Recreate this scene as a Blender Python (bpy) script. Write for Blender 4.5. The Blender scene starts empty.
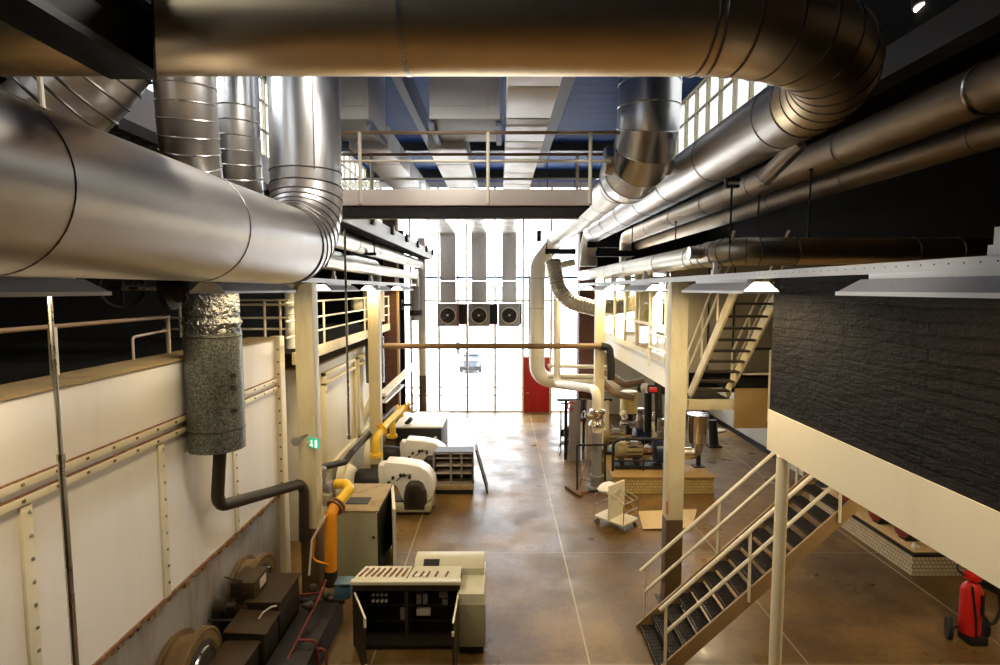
import bpy, bmesh, math, random
from mathutils import Vector, Matrix
random.seed(7)
S = bpy.context.scene
COL = S.collection
V = Vector
PI = math.pi

# ------------------------------------------------------------------ camera
CH, FPX = 6.5, 560.0
TILT = math.atan(43.5 / FPX)
cd = bpy.data.cameras.new('camera')
cam = bpy.data.objects.new('camera', cd)
COL.objects.link(cam)
cam.location = (0, 0, CH)
cam.rotation_euler = (PI / 2 - TILT, 0, 0)
cd.sensor_width = 36.0
cd.lens = 36.0 * FPX / 1000.0
cd.clip_start = 0.05
cd.clip_end = 400
S.camera = cam
ct, st = math.cos(TILT), math.sin(TILT)

def at(px, py, Y):
    """the point at depth Y seen in the photograph at (px, py)"""
    dx, dy = (px - 500) / FPX, (332.5 - py) / FPX
    s = Y / (ct + dy * st)
    return V((dx * s, Y, CH + (-st + dy * ct) * s))

def gnd(px, py, z=0.0):
    """the point at height z seen in the photograph at (px, py)"""
    d = at(px, py, 1.0) - V((0, 0, CH))
    return V((0, 0, CH)) + d * ((z - CH) / d.z)

# ------------------------------------------------------------------ materials
def nt(name):
    m = bpy.data.materials.new(name)
    m.use_nodes = True
    n = m.node_tree
    return m, n, n.nodes['Principled BSDF']

def node(n, t, **kw):
    x = n.nodes.new(t)
    for k, v in kw.items():
        if k in x.inputs.keys():
            x.inputs[k].default_value = v
        else:
            setattr(x, k, v)
    return x

def c4(c):
    return (c[0], c[1], c[2], 1)

def mixcol(n, fac, a, b, blend='MIX'):
    x = n.nodes.new('ShaderNodeMix')
    x.data_type = 'RGBA'
    x.blend_type = blend
    for sock, v in ((x.inputs[0], fac), (x.inputs[6], a), (x.inputs[7], b)):
        if isinstance(v, (int, float)):
            sock.default_value = v
        elif isinstance(v, tuple):
            sock.default_value = c4(v)
        else:
            n.links.new(v, sock)
    return x.outputs[2]

def ramp(n, src, lo, hi):
    x = n.nodes.new('ShaderNodeMapRange')
    x.inputs[1].default_value = lo
    x.inputs[2].default_value = hi
    n.links.new(src, x.inputs[0])
    return x.outputs[0]

def noise(n, co, scale, detail=4, rough=0.55, stretch=None):
    if stretch:
        mp = node(n, 'ShaderNodeMapping')
        mp.inputs['Scale'].default_value = stretch
        n.links.new(co, mp.inputs[0])
        co = mp.outputs[0]
    x = node(n, 'ShaderNodeTexNoise')
    x.inputs['Scale'].default_value = scale
    x.inputs['Detail'].default_value = detail
    x.inputs['Roughness'].default_value = rough
    n.links.new(co, x.inputs['Vector'])
    return x.outputs[0]

def bump(n, p, src, strength, dist=0.02):
    b = node(n, 'ShaderNodeBump')
    b.inputs['Strength'].default_value = strength
    b.inputs['Distance'].default_value = dist
    n.links.new(src, b.inputs['Height'])
    n.links.new(b.outputs[0], p.inputs['Normal'])

def paint(name, col, rough=0.5, dirt=None, dirt_amt=0.5, scale=2.0, stretch=(1, 1, .25), spec=0.4, lo=.5, hi=.75):
    m, n, p = nt(name)
    tc = node(n, 'ShaderNodeTexCoord')
    p.inputs['Roughness'].default_value = rough
    p.inputs['Specular IOR Level'].default_value = spec
    if dirt:
        a = noise(n, tc.outputs['Object'], scale, 6, .6, stretch)
        f = ramp(n, a, lo, hi)
        mm = node(n, 'ShaderNodeMath', operation='MULTIPLY')
        n.links.new(f, mm.inputs[0])
        mm.inputs[1].default_value = dirt_amt
        n.links.new(mixcol(n, mm.outputs[0], col, dirt), p.inputs['Base Color'])
    else:
        p.inputs['Base Color'].default_value = c4(col)
    return m

def metal(name, col, rough=0.3, var=0.1, scale=3.0, stretch=(1, 1, 1), stain=None, metallic=1.0):
    m, n, p = nt(name)
    tc = node(n, 'ShaderNodeTexCoord')
    p.inputs['Metallic'].default_value = metallic
    a = noise(n, tc.outputs['Object'], scale, 6, .6, stretch)
    r = n.nodes.new('ShaderNodeMapRange')
    r.inputs[1].default_value, r.inputs[2].default_value = .3, .7
    r.inputs[3].default_value, r.inputs[4].default_value = max(.02, rough - var), rough + var
    n.links.new(a, r.inputs[0])
    n.links.new(r.outputs[0], p.inputs['Roughness'])
    b = noise(n, tc.outputs['Object'], scale * .6, 5, .6)
    s = stain or tuple(c * .62 for c in col)
    n.links.new(mixcol(n, ramp(n, b, .42, .75), col, s), p.inputs['Base Color'])
    return m

def emit(name, col, strength):
    m, n, p = nt(name)
    p.inputs['Base Color'].default_value = c4(col)
    p.inputs['Emission Color'].default_value = c4(col)
    p.inputs['Emission Strength'].default_value = strength
    return m

M = {}
M['duct'] = metal('galvanised_duct_steel', (.62, .59, .56), .36, .03, 1.2, (1, .3, 1), (.54, .50, .45))
M['duct_gold'] = metal('warm_lit_duct_steel', (.86, .68, .43), .40, .03, 1.5, (.3, 1, 1), (.74, .56, .33))  # warm glow from the lit floor put into the steel's colour
M['duct_clear'] = metal('bright_duct_steel', (.78, .78, .78), .3, .03, 1.5, (1, 1, .3), (.68, .67, .65))
M['lagging'] = metal('aluminium_lagging', (.52, .48, .40), .40, .03, 2, (1, .3, 1), (.44, .39, .30))
M['duct_brown'] = metal('dull_brown_duct_steel', (.36, .27, .17), .5, .04, 3, (1, .3, 1), (.28, .19, .11))
M['seam'] = metal('seam_band_steel', (.22, .2, .18), .4)
M['seam_pale'] = metal('pale_seam_steel', (.8, .78, .74), .3)
M['black'] = paint('black_painted_steel', (.012, .011, .011), .5)
M['dark'] = paint('dark_brown_steel', (.032, .023, .015), .5, (.02, .015, .01), .8, 5)
M['shade_black'] = paint('shade_dark_surface', (.010, .009, .008), .95, spec=.1)  # near-black colour stands in for shade in aisles, undersides and recesses; also joints
M['cream'] = paint('cream_paint', (.74, .66, .43), .45, (.45, .33, .15), .6, 3, (1, 1, .3), lo=.52, hi=.8)
M['cream_pale'] = paint('pale_cream_paint', (.78, .73, .58), .45, (.5, .4, .25), .5, 2.5, (1, 1, .3), lo=.55, hi=.85)
M['fascia'] = paint('cream_fascia', (.74, .66, .47), .5, (.55, .45, .28), .5, 1.5, (1, 1, .2), lo=.5, hi=.9)
M['white'] = paint('white_paint', (.8, .79, .76), .4, (.55, .5, .42), .4, 3, lo=.55, hi=.85)
M['boiler'] = paint('white_boiler_panel', (.88, .87, .87), .45, (.66, .56, .44), .45, 1.3, (1, 1, .18), lo=.5, hi=.85)
M['boiler_base'] = paint('grey_boiler_base', (.34, .32, .30), .6, (.18, .13, .09), .8, 3, (1, 1, .3), lo=.45, hi=.75)
M['rust'] = paint('rusty_steel', (.20, .095, .045), .8, (.45, .36, .25), .8, 9, (1, 1, 1))
M['ledge'] = paint('dirty_ledge', (.36, .27, .14), .8, (.14, .09, .05), .8, 3, (1, 1, 1))
M['greyfix'] = paint('grey_reflector_paint', (.27, .26, .27), .5, (.2, .18, .17), .6, 9, (1, 1, 1), lo=.58, hi=.7)
M['whitefix'] = paint('white_enamel', (.66, .66, .66), .35, (.55, .52, .48), .5, 8, (1, 1, 1), lo=.58, hi=.7)
M['glow'] = emit('lit_diffuser', (1, .93, .75), 9)
M['glow_dim'] = emit('lamp_glass', (1, .95, .85), 2.5)
M['brownpipe'] = paint('brown_painted_pipe', (.24, .15, .075), .4, (.1, .06, .03), .7, 4, (.4, 1, 1))
M['redpipe'] = paint('oxide_red_pipe', (.2, .035, .025), .5)
M['red'] = paint('signal_red', (.55, .015, .012), .35, (.3, .01, .01), .5, 5)
M['doorred'] = paint('red_door_paint', (.42, .012, .012), .5, (.28, .008, .008), .6, 4)
M['orange'] = paint('orange_gas_pipe', (.85, .32, .015), .38, (.6, .18, .01), .6, 5)
M['yellow'] = paint('yellow_gas_pipe', (.90, .58, .04), .38, (.65, .3, .02), .6, 6)
M['rubber'] = paint('black_rubber', (.01, .01, .01), .6)
M['steel'] = metal('bare_steel', (.5, .48, .45), .3)
M['stainless'] = metal('stainless_steel', (.75, .73, .68), .2)
M['stringer'] = paint('brown_stringer', (.30, .20, .095), .45, (.2, .12, .05), .6, 4)
M['drum'] = paint('dull_ochre_drum', (.20, .13, .055), .6, (.1, .06, .025), .7, 4)
M['plate'] = paint('greasy_brown_plate', (.055, .034, .015), .5, (.03, .018, .008), .7, 4)
M['concrete_brown'] = paint('brown_plate', (.12, .075, .035), .5, (.09, .055, .03), .7, 4, (1, 1, 1))
M['grate'] = paint('grating_black', (.03, .026, .024), .45)
M['railwhite'] = paint('cream_rail_paint', (.76, .70, .56), .4, (.5, .4, .25), .5, 6)
M['railbrown'] = paint('brown_handrail', (.30, .20, .12), .4)
M['greygreen'] = paint('grey_green_cabinet', (.40, .39, .26), .45, (.25, .22, .13), .6, 2.5, lo=.45, hi=.8)
M['beigecab'] = paint('beige_cabinet', (.66, .64, .50), .4, (.5, .45, .3), .5, 3)
M['blue'] = paint('petrol_blue', (.05, .12, .17), .4)
M['pumpblue'] = paint('pump_blue', (.012, .022, .07), .35)
M['motor'] = paint('olive_motor', (.27, .22, .11), .4, (.12, .09, .05), .7, 6)
M['tank'] = paint('yellow_tank', (.72, .58, .22), .4, (.5, .36, .12), .5, 4)
M['wood'] = paint('raw_board', (.62, .47, .25), .6, (.45, .28, .1), .7, 8, (1, .3, 1))
M['stick'] = paint('dark_wood', (.12, .07, .035), .7)
M['cloth'] = paint('white_plastic_sack', (.8, .79, .77), .5)
M['green'] = emit('exit_green', (.05, .5, .3), .5)
M['exitwhite'] = emit('exit_white', (.8, 1, .9), .9)
M['label_white'] = paint('white_label', (.8, .8, .78), .5)
M['ahu'] = paint('grey_unit_panel', (.6, .6, .61), .45, (.4, .38, .36), .5, 2)
M['flatduct'] = metal('flat_duct_sheet', (.78, .76, .73), .38, .06, 2.0, (1, .2, 1), (.68, .65, .6), .35)
M['heater'] = paint('heater_grey', (.22, .225, .23), .5)
M['beam'] = paint('grey_beam', (.60, .53, .48), .5, (.5, .43, .37), .5, 2)
M['bluegrey'] = paint('blue_grey_beam', (.16, .18, .28), .5)
M['mullion'] = paint('pale_mullion', (.55, .50, .42), .5)
M['bluetrans'] = paint('blue_transom', (.05, .16, .32), .5)
M['panelwall'] = paint('grey_panel_wall', (.42, .38, .28), .5, (.3, .25, .17), .5, 2)
M['ochre'] = paint('ochre_panel', (.36, .23, .08), .5, (.28, .17, .06), .6, 2)
M['plaster'] = paint('grey_plaster', (.45, .44, .39), .7, (.3, .28, .24), .5, 1.2)
M['car'] = paint('car_paint', (.07, .085, .11), .4)
M['carglass'] = paint('car_glass', (.03, .04, .05), .3)
M['asphalt'] = paint('pale_pavement', (.8, .8, .8), .8)
M['hedge'] = paint('pink_brick', (.75, .45, .42), .8)
M['housewall'] = paint('pale_house_wall', (.85, .84, .82), .8)

# speckled galvanised silencer
m, n, p = nt('speckled_galvanised')
tc = node(n, 'ShaderNodeTexCoord')
vo = node(n, 'ShaderNodeTexVoronoi')
vo.inputs['Scale'].default_value = 55
n.links.new(tc.outputs['Object'], vo.inputs['Vector'])
sp = node(n, 'ShaderNodeSeparateColor')
n.links.new(vo.outputs['Color'], sp.inputs[0])
n.links.new(mixcol(n, ramp(n, sp.outputs[0], .2, 1.0), (.08, .095, .09), (.28, .30, .275)), p.inputs['Base Color'])
p.inputs['Metallic'].default_value = .55
p.inputs['Roughness'].default_value = .42
M['speckle'] = m
# wrinkled foil
m, n, p = nt('wrinkled_foil')
tc = node(n, 'ShaderNodeTexCoord')
p.inputs['Base Color'].default_value = (.16, .165, .17, 1)
p.inputs['Metallic'].default_value = .85
p.inputs['Roughness'].default_value = .28
bump(n, p, noise(n, tc.outputs['Object'], 9, 3, .6), 1.0, .12)
M['foil'] = m
# ribbed blue roof
m, n, p = nt('blue_roof_sheet')
tc = node(n, 'ShaderNodeTexCoord')
sx = node(n, 'ShaderNodeSeparateXYZ')
n.links.new(tc.outputs['Object'], sx.inputs[0])
w = node(n, 'ShaderNodeMath', operation='FRACT')
mu = node(n, 'ShaderNodeMath', operation='MULTIPLY')
mu.inputs[1].default_value = 1.6
n.links.new(sx.outputs[1], mu.inputs[0])
n.links.new(mu.outputs[0], w.inputs[0])
n.links.new(mixcol(n, ramp(n, w.outputs[0], .88, .93), (.005, .042, .19), (.003, .014, .06)), p.inputs['Base Color'])
p.inputs['Roughness'].default_value = .6
p.inputs['Specular IOR Level'].default_value = .12
M['blueroof'] = m
# concrete floor
m, n, p = nt('worn_brown_concrete')
tc = node(n, 'ShaderNodeTexCoord')
o = tc.outputs['Object']
a = noise(n, o, .28, 8, .62)
b = noise(n, o, 1.7, 8, .65)
cc = noise(n, o, 9, 6, .6)
k1 = mixcol(n, ramp(n, a, .36, .66), (.070, .038, .009), (.29, .175, .044))
k2 = mixcol(n, ramp(n, b, .45, .8), k1, (.13, .08, .035))
k2 = mixcol(n, ramp(n, noise(n, o, .55, 7, .6), .52, .78), k2, (.33, .21, .085))
k3 = mixcol(n, .35, k2, mixcol(n, ramp(n, cc, .3, .7), (.06, .045, .03), (.5, .38, .24)), 'OVERLAY')
sx = node(n, 'ShaderNodeSeparateXYZ')
n.links.new(o, sx.inputs[0])
def linemask(sock, period, off, half):
    ad = node(n, 'ShaderNodeMath', operation='ADD')
    ad.inputs[1].default_value = -off + period * 50.5
    n.links.new(sock, ad.inputs[0])
    md = node(n, 'ShaderNodeMath', operation='MODULO')
    md.inputs[1].default_value = period
    n.links.new(ad.outputs[0], md.inputs[0])
    sb = node(n, 'ShaderNodeMath', operation='SUBTRACT')
    sb.inputs[1].default_value = period / 2
    n.links.new(md.outputs[0], sb.inputs[0])
    ab = node(n, 'ShaderNodeMath', operation='ABSOLUTE')
    n.links.new(sb.outputs[0], ab.inputs[0])
    ls = node(n, 'ShaderNodeMath', operation='LESS_THAN')
    ls.inputs[1].default_value = half
    n.links.new(ab.outputs[0], ls.inputs[0])
    return ls.outputs[0]
l1 = linemask(sx.outputs[0], 3.8, 1.56, .016)
l2 = linemask(sx.outputs[1], 4.15, 13.4, .013)
k4 = mixcol(n, l1, k3, (.40, .33, .22))
k5 = mixcol(n, l2, k4, (.25, .19, .11))
n.links.new(k5, p.inputs['Base Color'])
rr = n.nodes.new('ShaderNodeMapRange')
rr.inputs[1].default_value, rr.inputs[2].default_value = .3, .7
rr.inputs[3].default_value, rr.inputs[4].default_value = .2, .58
n.links.new(noise(n, o, .9, 7, .6), rr.inputs[0])
n.links.new(rr.outputs[0], p.inputs['Roughness'])
p.inputs['Specular IOR Level'].default_value = .55
bump(n, p, cc, .08, .01)
M['floor'] = m

def brickmat(name, c1, c2, mortar, bw, bh, ms, u, v, rough=.8, bmp=.6):
    m, n, p = nt(name)
    tc = node(n, 'ShaderNodeTexCoord')
    s = node(n, 'ShaderNodeSeparateXYZ')
    n.links.new(tc.outputs['Object'], s.inputs[0])
    cx = node(n, 'ShaderNodeCombineXYZ')
    if name.startswith('small'):
        sm = node(n, 'ShaderNodeMath', operation='ADD')
        n.links.new(s.outputs[0], sm.inputs[0])
        n.links.new(s.outputs[1], sm.inputs[1])
        n.links.new(sm.outputs[0], cx.inputs[0])
    else:
        n.links.new(s.outputs[u], cx.inputs[0])
    n.links.new(s.outputs[v], cx.inputs[1])
    if name.startswith('dark_rough'):
        nz = noise(n, tc.outputs['Object'], 1.6, 4, .6, (1, 1, 2))
        ma = node(n, 'ShaderNodeMath', operation='MULTIPLY_ADD')
        n.links.new(nz, ma.inputs[0])
        ma.inputs[1].default_value = .10
        n.links.new(s.outputs[v], ma.inputs[2])
        n.links.new(ma.outputs[0], cx.inputs[1])
    br = node(n, 'ShaderNodeTexBrick')
    br.inputs['Color1'].default_value = c4(c1)
    br.inputs['Color2'].default_value = c4(c2)
    br.inputs['Mortar'].default_value = c4(mortar)
    br.inputs['Scale'].default_value = 1
    br.inputs['Mortar Size'].default_value = ms
    br.inputs['Brick Width'].default_value = bw
    br.inputs['Row Height'].default_value = bh
    n.links.new(cx.outputs[0], br.inputs['Vector'])
    n.links.new(br.outputs['Color'], p.inputs['Base Color'])
    p.inputs['Specular IOR Level'].default_value = .06 if name.startswith('dark_rough') else .3
    p.inputs['Roughness'].default_value = rough
    ad = node(n, 'ShaderNodeMath', operation='SUBTRACT')
    n2 = noise(n, tc.outputs['Object'], 7, 5, .7, (1, .45, 1.6) if name.startswith('dark_rough') else None)
    n.links.new(n2, ad.inputs[0])
    n.links.new(br.outputs['Fac'], ad.inputs[1])
    bump(n, p, ad.outputs[0], bmp, .04)
    return m
M['darkbrick'] = brickmat('dark_rough_brick', (.007, .006, .0055), (.013, .011, .010), (.003, .0025, .002), 2.6, .125, .016, 1, 2, .55, 1.0)
M['redbrick'] = brickmat('dark_red_brick', (.10, .035, .02), (.14, .05, .03), (.07, .05, .04), .24, .085, .012, 0, 2)
M['tilew'] = brickmat('small_pale_tiles', (.58, .53, .42), (.50, .44, .32), (.24, .19, .12), .09, .09, .010, 1, 2, .4, .3)
M['tiley'] = brickmat('small_yellow_tiles', (.55, .42, .18), (.45, .33, .12), (.24, .17, .07), .09, .09, .010, 0, 2, .4, .3)
M['lockers'] = M['panelwall']

# glass
def glassmat(name, tint):
    m, n, p = nt(name)
    n.nodes.remove(p)
    out = [x for x in n.nodes if x.type == 'OUTPUT_MATERIAL'][0]
    tr = node(n, 'ShaderNodeBsdfTransparent')
    tr.inputs[0].default_value = tint
    gl = node(n, 'ShaderNodeBsdfGlossy')
    gl.inputs['Roughness'].default_value = .03
    lw = node(n, 'ShaderNodeLayerWeight')
    pw = node(n, 'ShaderNodeMath', operation='POWER')
    n.links.new(lw.outputs['Facing'], pw.inputs[0])
    pw.inputs[1].default_value = 5.0
    fr = node(n, 'ShaderNodeMath', operation='MULTIPLY_ADD')
    n.links.new(pw.outputs[0], fr.inputs[0])
    fr.inputs[1].default_value = .7
    fr.inputs[2].default_value = .04
    mx = node(n, 'ShaderNodeMixShader')
    n.links.new(fr.outputs[0], mx.inputs[0])
    n.links.new(tr.outputs[0], mx.inputs[1])
    n.links.new(gl.outputs[0], mx.inputs[2])
    n.links.new(mx.outputs[0], out.inputs[0])
    return m
M['glass'] = glassmat('window_glass', (.97, .98, .98, 1))
M['glass_grey'] = glassmat('lightly_dimmed_window_glass', (.6, .61, .62, 1))  # grey tint holds back some daylight through the left strip
M['glass_dim'] = glassmat('dimmed_window_glass', (.4, .4, .39, 1))  # darker tint cuts the daylight let in by the right strip

# ------------------------------------------------------------------ mesh builder
LOC = {}
def perp(a):
    a = a.normalized()
    h = V((0, 0, 1)) if abs(a.z) < .9 else V((1, 0, 0))
    u = a.cross(h).normalized()
    return u, a.cross(u).normalized()

class MB:
    def __init__(s):
        s.bm = bmesh.new()
        s.mi = 0
    def m(s, i):
        s.mi = i
        return s
    def face(s, vs):
        try:
            f = s.bm.faces.new(vs)
            f.material_index = s.mi
            return f
        except ValueError:
            return None
    def hexa(s, P):
        v = [s.bm.verts.new(q) for q in P]
        for f in ((0, 3, 2, 1), (4, 5, 6, 7), (0, 1, 5, 4), (1, 2, 6, 5), (2, 3, 7, 6), (3, 0, 4, 7)):
            s.face([v[i] for i in f])
        return s
    def box(s, x0, x1, y0, y1, z0, z1):
        return s.hexa([(x0, y0, z0), (x1, y0, z0), (x1, y1, z0), (x0, y1, z0), (x0, y0, z1), (x1, y0, z1), (x1, y1, z1), (x0, y1, z1)])
    def obox(s, c, size, rot=(0, 0, 0)):
        from mathutils import Euler
        R = Euler(rot).to_matrix()
        c = V(c)
        h = [x / 2 for x in size]
        P = []
        for dz in (-1, 1):
            for dx, dy in ((-1, -1), (1, -1), (1, 1), (-1, 1)):
                P.append(c + R @ V((dx * h[0], dy * h[1], dz * h[2])))
        return s.hexa(P)
    def bar(s, a, b, w, h, up=V((0, 0, 1))):
        a, b = V(a), V(b)
        d = (b - a).normalized()
        r = d.cross(up)
        r = r.normalized() if r.length > 1e-4 else V((1, 0, 0))
        u = r.cross(d).normalized()
        P = []
        for e in (a, b):
            for i, j in ((-1, -1), (1, -1), (1, 1), (-1, 1)):
                P.append(e + r * i * w / 2 + u * j * h / 2)
        return s.hexa(P)
    def loft(s, rings, cap0=True, cap1=True, closed=True):
        L = [[s.bm.verts.new(q) for q in r] for r in rings]
        k = len(L[0])
        for i in range(len(L) - 1):
            for j in range(k if closed else k - 1):
                s.face([L[i][j], L[i][(j + 1) % k], L[i + 1][(j + 1) % k], L[i + 1][j]])
        if cap0:
            s.face(L[0][::-1])
        if cap1:
            s.face(L[-1])
        return s
    def cyl(s, a, b, r, r2=None, seg=16, cap=True):
        a, b = V(a), V(b)
        u, w = perp(b - a)
        r2 = r if r2 is None else r2
        R = [[c + (u * math.cos(2 * PI * j / seg) + w * math.sin(2 * PI * j / seg)) * q for j in range(seg)] for c, q in ((a, r), (b, r2))]
        return s.loft(R, cap, cap)
    def lathe(s, a, axis, prof, seg=24):
        """prof: list of (distance along the axis, radius)"""
        a, ax = V(a), V(axis).normalized()
        u, w = perp(ax)
        R = [[a + ax * t + (u * math.cos(2 * PI * j / seg) + w * math.sin(2 * PI * j / seg)) * max(q, .0005) for j in range(seg)] for t, q in prof]
        return s.loft(R, True, True)
    def sweep(s, path, r, seg=14, cap=True, radii=None):
        path = [V(q) for q in path]
        T = []
        for i in range(len(path)):
            a = path[max(i - 1, 0)]
            b = path[min(i + 1, len(path) - 1)]
            d0 = (path[i] - a)
            d1 = (b - path[i])
            t = (d0.normalized() if d0.length > 1e-6 else V()) + (d1.normalized() if d1.length > 1e-6 else V())
            T.append(t.normalized())
        u, w = perp(T[0])
        R = []
        for i, q in enumerate(path):
            if i:
                ax = T[i - 1].cross(T[i])
                if ax.length > 1e-7:
                    ro = Matrix.Rotation(T[i - 1].angle(T[i]), 3, ax.normalized())
                    u, w = ro @ u, ro @ w
            k = 1.0
            if 0 < i < len(path) - 1:
                ang = (path[i] - path[i - 1]).angle(path[i + 1] - path[i], 0) / 2
                k = 1 / max(math.cos(ang), .5)
            q_r = radii[i] if radii else r
            ring = []
            nb = None
            if 0 < i < len(path) - 1:
                nb = (path[i] - path[i - 1]).normalized() - (path[i + 1] - path[i]).normalized()
                nb = nb.normalized() if nb.length > 1e-5 else None
            for j in range(seg):
                off = (u * math.cos(2 * PI * j / seg) + w * math.sin(2 * PI * j / seg)) * q_r
                if nb is not None:
                    off = off + nb * off.dot(nb) * (k - 1)
                ring.append(q + off)
            R.append(ring)
        s.loft(R, cap, cap)
        return s
    def tube(s, pts, r, bend=.3, n=6, seg=14, cap=True):
        return s.sweep(fillet(pts, bend, n), r, seg, cap)
    def ring(s, c, axis, R, r=.012, seg=32, k=6):
        c, ax = V(c), V(axis).normalized()
        u, w = perp(ax)
        L = []
        for i in range(seg):
            d = u * math.cos(2 * PI * i / seg) + w * math.sin(2 * PI * i / seg)
            L.append([s.bm.verts.new(c + d * (R + r * math.cos(2 * PI * j / k)) + ax * r * math.sin(2 * PI * j / k)) for j in range(k)])
        for i in range(seg):
            for j in range(k):
                s.face([L[i][j], L[(i + 1) % seg][j], L[(i + 1) % seg][(j + 1) % k], L[i][(j + 1) % k]])
        return s
    def prism(s, poly, axis, a, b):
        """poly in the other two axes (kept in x,y,z order), extruded along axis from a to b"""
        def mk(q, t):
            if axis == 'x':
                return V((t, q[0], q[1]))
            if axis == 'y':
                return V((q[0], t, q[1]))
            return V((q[0], q[1], t))
        return s.loft([[mk(q, a) for q in poly], [mk(q, b) for q in poly]])
    def ball(s, c, r, sc=(1, 1, 1), seg=12):
        R = []
        for i in range(1, seg // 2):
            th = PI * i / (seg // 2)
            R.append([V(c) + V((r * sc[0] * math.sin(th) * math.cos(2 * PI * j / seg), r * sc[1] * math.sin(th) * math.sin(2 * PI * j / seg), r * sc[2] * math.cos(th))) for j in range(seg)])
        return s.loft(R)
    def build(s, name, mats, parent=None, bev=0, smooth=True, ang=38):
        bm = s.bm
        bmesh.ops.recalc_face_normals(bm, faces=bm.faces)
        if bev:
            es = [e for e in bm.edges if len(e.link_faces) == 2 and e.calc_face_angle(0) > .6]
            bmesh.ops.bevel(bm, geom=es, offset=bev, segments=2, affect='EDGES', profile=.6, clamp_overlap=True)
        if parent is not None:
            bmesh.ops.translate(bm, verts=bm.verts, vec=-LOC.get(parent.name, V()))
        me = bpy.data.meshes.new(name)
        bm.to_mesh(me)
        bm.free()
        if smooth:
            me.polygons.foreach_set('use_smooth', [True] * len(me.polygons))
            me.set_sharp_from_angle(angle=math.radians(ang))
        if not isinstance(mats, (list, tuple)):
            mats = [mats]
        for q in mats:
            me.materials.append(M[q] if isinstance(q, str) else q)
        ob = bpy.data.objects.new(name, me)
        COL.objects.link(ob)
        if parent is not None:
            ob.parent = parent
            LOC[ob.name] = LOC.get(parent.name, V())
        return ob

def fillet(pts, bend, n=6):
    pts = [V(q) for q in pts]
    out = [pts[0]]
    for i in range(1, len(pts) - 1):
        a, b, c = pts[i - 1], pts[i], pts[i + 1]
        d0, d1 = (a - b), (c - b)
        ang = d0.angle(d1)
        if abs(ang - PI) < .02:
            out.append(b)
            continue
        bd = bend[i - 1] if isinstance(bend, (list, tuple)) else bend
        t = min(bd / math.tan(ang / 2), d0.length * .49, d1.length * .49)
        rr = t * math.tan(ang / 2)
        d0n, d1n = d0.normalized(), d1.normalized()
        cen = b + (d0n + d1n).normalized() * (rr / math.sin(ang / 2))
        p0 = b + d0n * t - cen
        tot = PI - ang
        ax = p0.cross(b + d1n * t - cen).normalized()
        for k in range(n + 1):
            out.append(cen + Matrix.Rotation(tot * k / n, 3, ax) @ p0)
    out.append(pts[-1])
    return out

def thing(name, label, cat, loc=(0, 0, 0), group=None, kind=None):
    e = bpy.data.objects.new(name, None)
    COL.objects.link(e)
    e.empty_display_size = .1
    e.location = loc
    LOC[e.name] = V(loc)
    return tag(e, label, cat, group, kind)

def tag(o, label, cat, group=None, kind=None):
    o['label'] = label
    o['category'] = cat
    if group:
        o['group'] = group
    if kind:
        o['kind'] = kind
    return o

def struct(name, mb, mats, bev=0, parent=None):
    o = mb.build(name, mats, parent, bev)
    if parent is None:
        o['kind'] = 'structure'
    return o

def dup(root, loc, label=None, rot=None):
    r = root.copy()
    COL.objects.link(r)
    r.location = loc
    LOC[r.name] = V(loc)
    if rot:
        r.rotation_euler = rot
    if label:
        r['label'] = label
    for ch in list(root.children):
        c = ch.copy()
        COL.objects.link(c)
        c.parent = r
        for g in list(ch.children):
            d = g.copy()
            COL.objects.link(d)
            d.parent = c
    return r

def gored(mb, path, r, seam=1, minor=.014, seg=28, ends=True):
    """segmented elbow along a coarse path, with a raised seam at every joint"""
    mb.m(0).sweep(path, r, seg)
    mb.m(seam)
    for i, q in enumerate(path):
        if not ends and i in (0, len(path) - 1):
            continue
        a, b = path[max(i - 1, 0)], path[min(i + 1, len(path) - 1)]
        mb.ring(q, b - a, r * 1.004, minor, 36)
    mb.m(0)

# ------------------------------------------------------------------ the setting
FARY, RX, LX, BACKY = 29.35, 10.6, -10.0, -7.0
ROOF = 12.0
struct('floor', MB().box(LX - .3, RX + .3, BACKY - .3, FARY + .3, -.3, 0), 'floor')
struct('ceiling', MB().box(-6.3, 5.5, BACKY, FARY + .3, ROOF, ROOF + .2), 'blueroof')
struct('ceiling_aisle_right', MB().box(5.5, RX + .3, BACKY, FARY + .3, 9.55, 9.75), 'shade_black')  # aisle darkness put into the ceiling and wall colour
struct('ceiling_aisle_left', MB().box(LX - .3, -6.3, BACKY, FARY + .3, 9.55, 9.75), 'shade_black')
struct('wall_left', MB().box(LX - .3, LX, BACKY, FARY, 0, 9.55), 'shade_black')
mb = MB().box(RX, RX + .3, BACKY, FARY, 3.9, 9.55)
struct('wall_right_upper', mb, 'shade_black')
struct('wall_right', MB().box(RX, RX + .3, BACKY, FARY, 0, 3.9), 'plaster')
struct('baseboard_right', MB().box(RX - .03, RX, 8.5, FARY, 0, .22), 'black')
struct('wall_back', MB().box(LX - .3, RX + .3, BACKY - .3, BACKY, 0, ROOF), 'shade_black')
# grey door in the right wall
d = struct('door_2', MB().box(RX - .07, RX - .005, 19.1, 20.2, 0, 2.3), 'plaster')
MB().box(RX - .09, RX - .005, 19.0, 19.1, 0, 2.4).box(RX - .09, RX - .005, 20.2, 20.3, 0, 2.4).box(RX - .09, RX - .005, 19.1, 20.2, 2.3, 2.4).build('door_frame', 'cream', d)
MB().cyl((RX - .12, 19.25, 1.05), (RX - .12, 19.4, 1.05), .015, seg=8).build('door_handle', 'steel', d)

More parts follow.
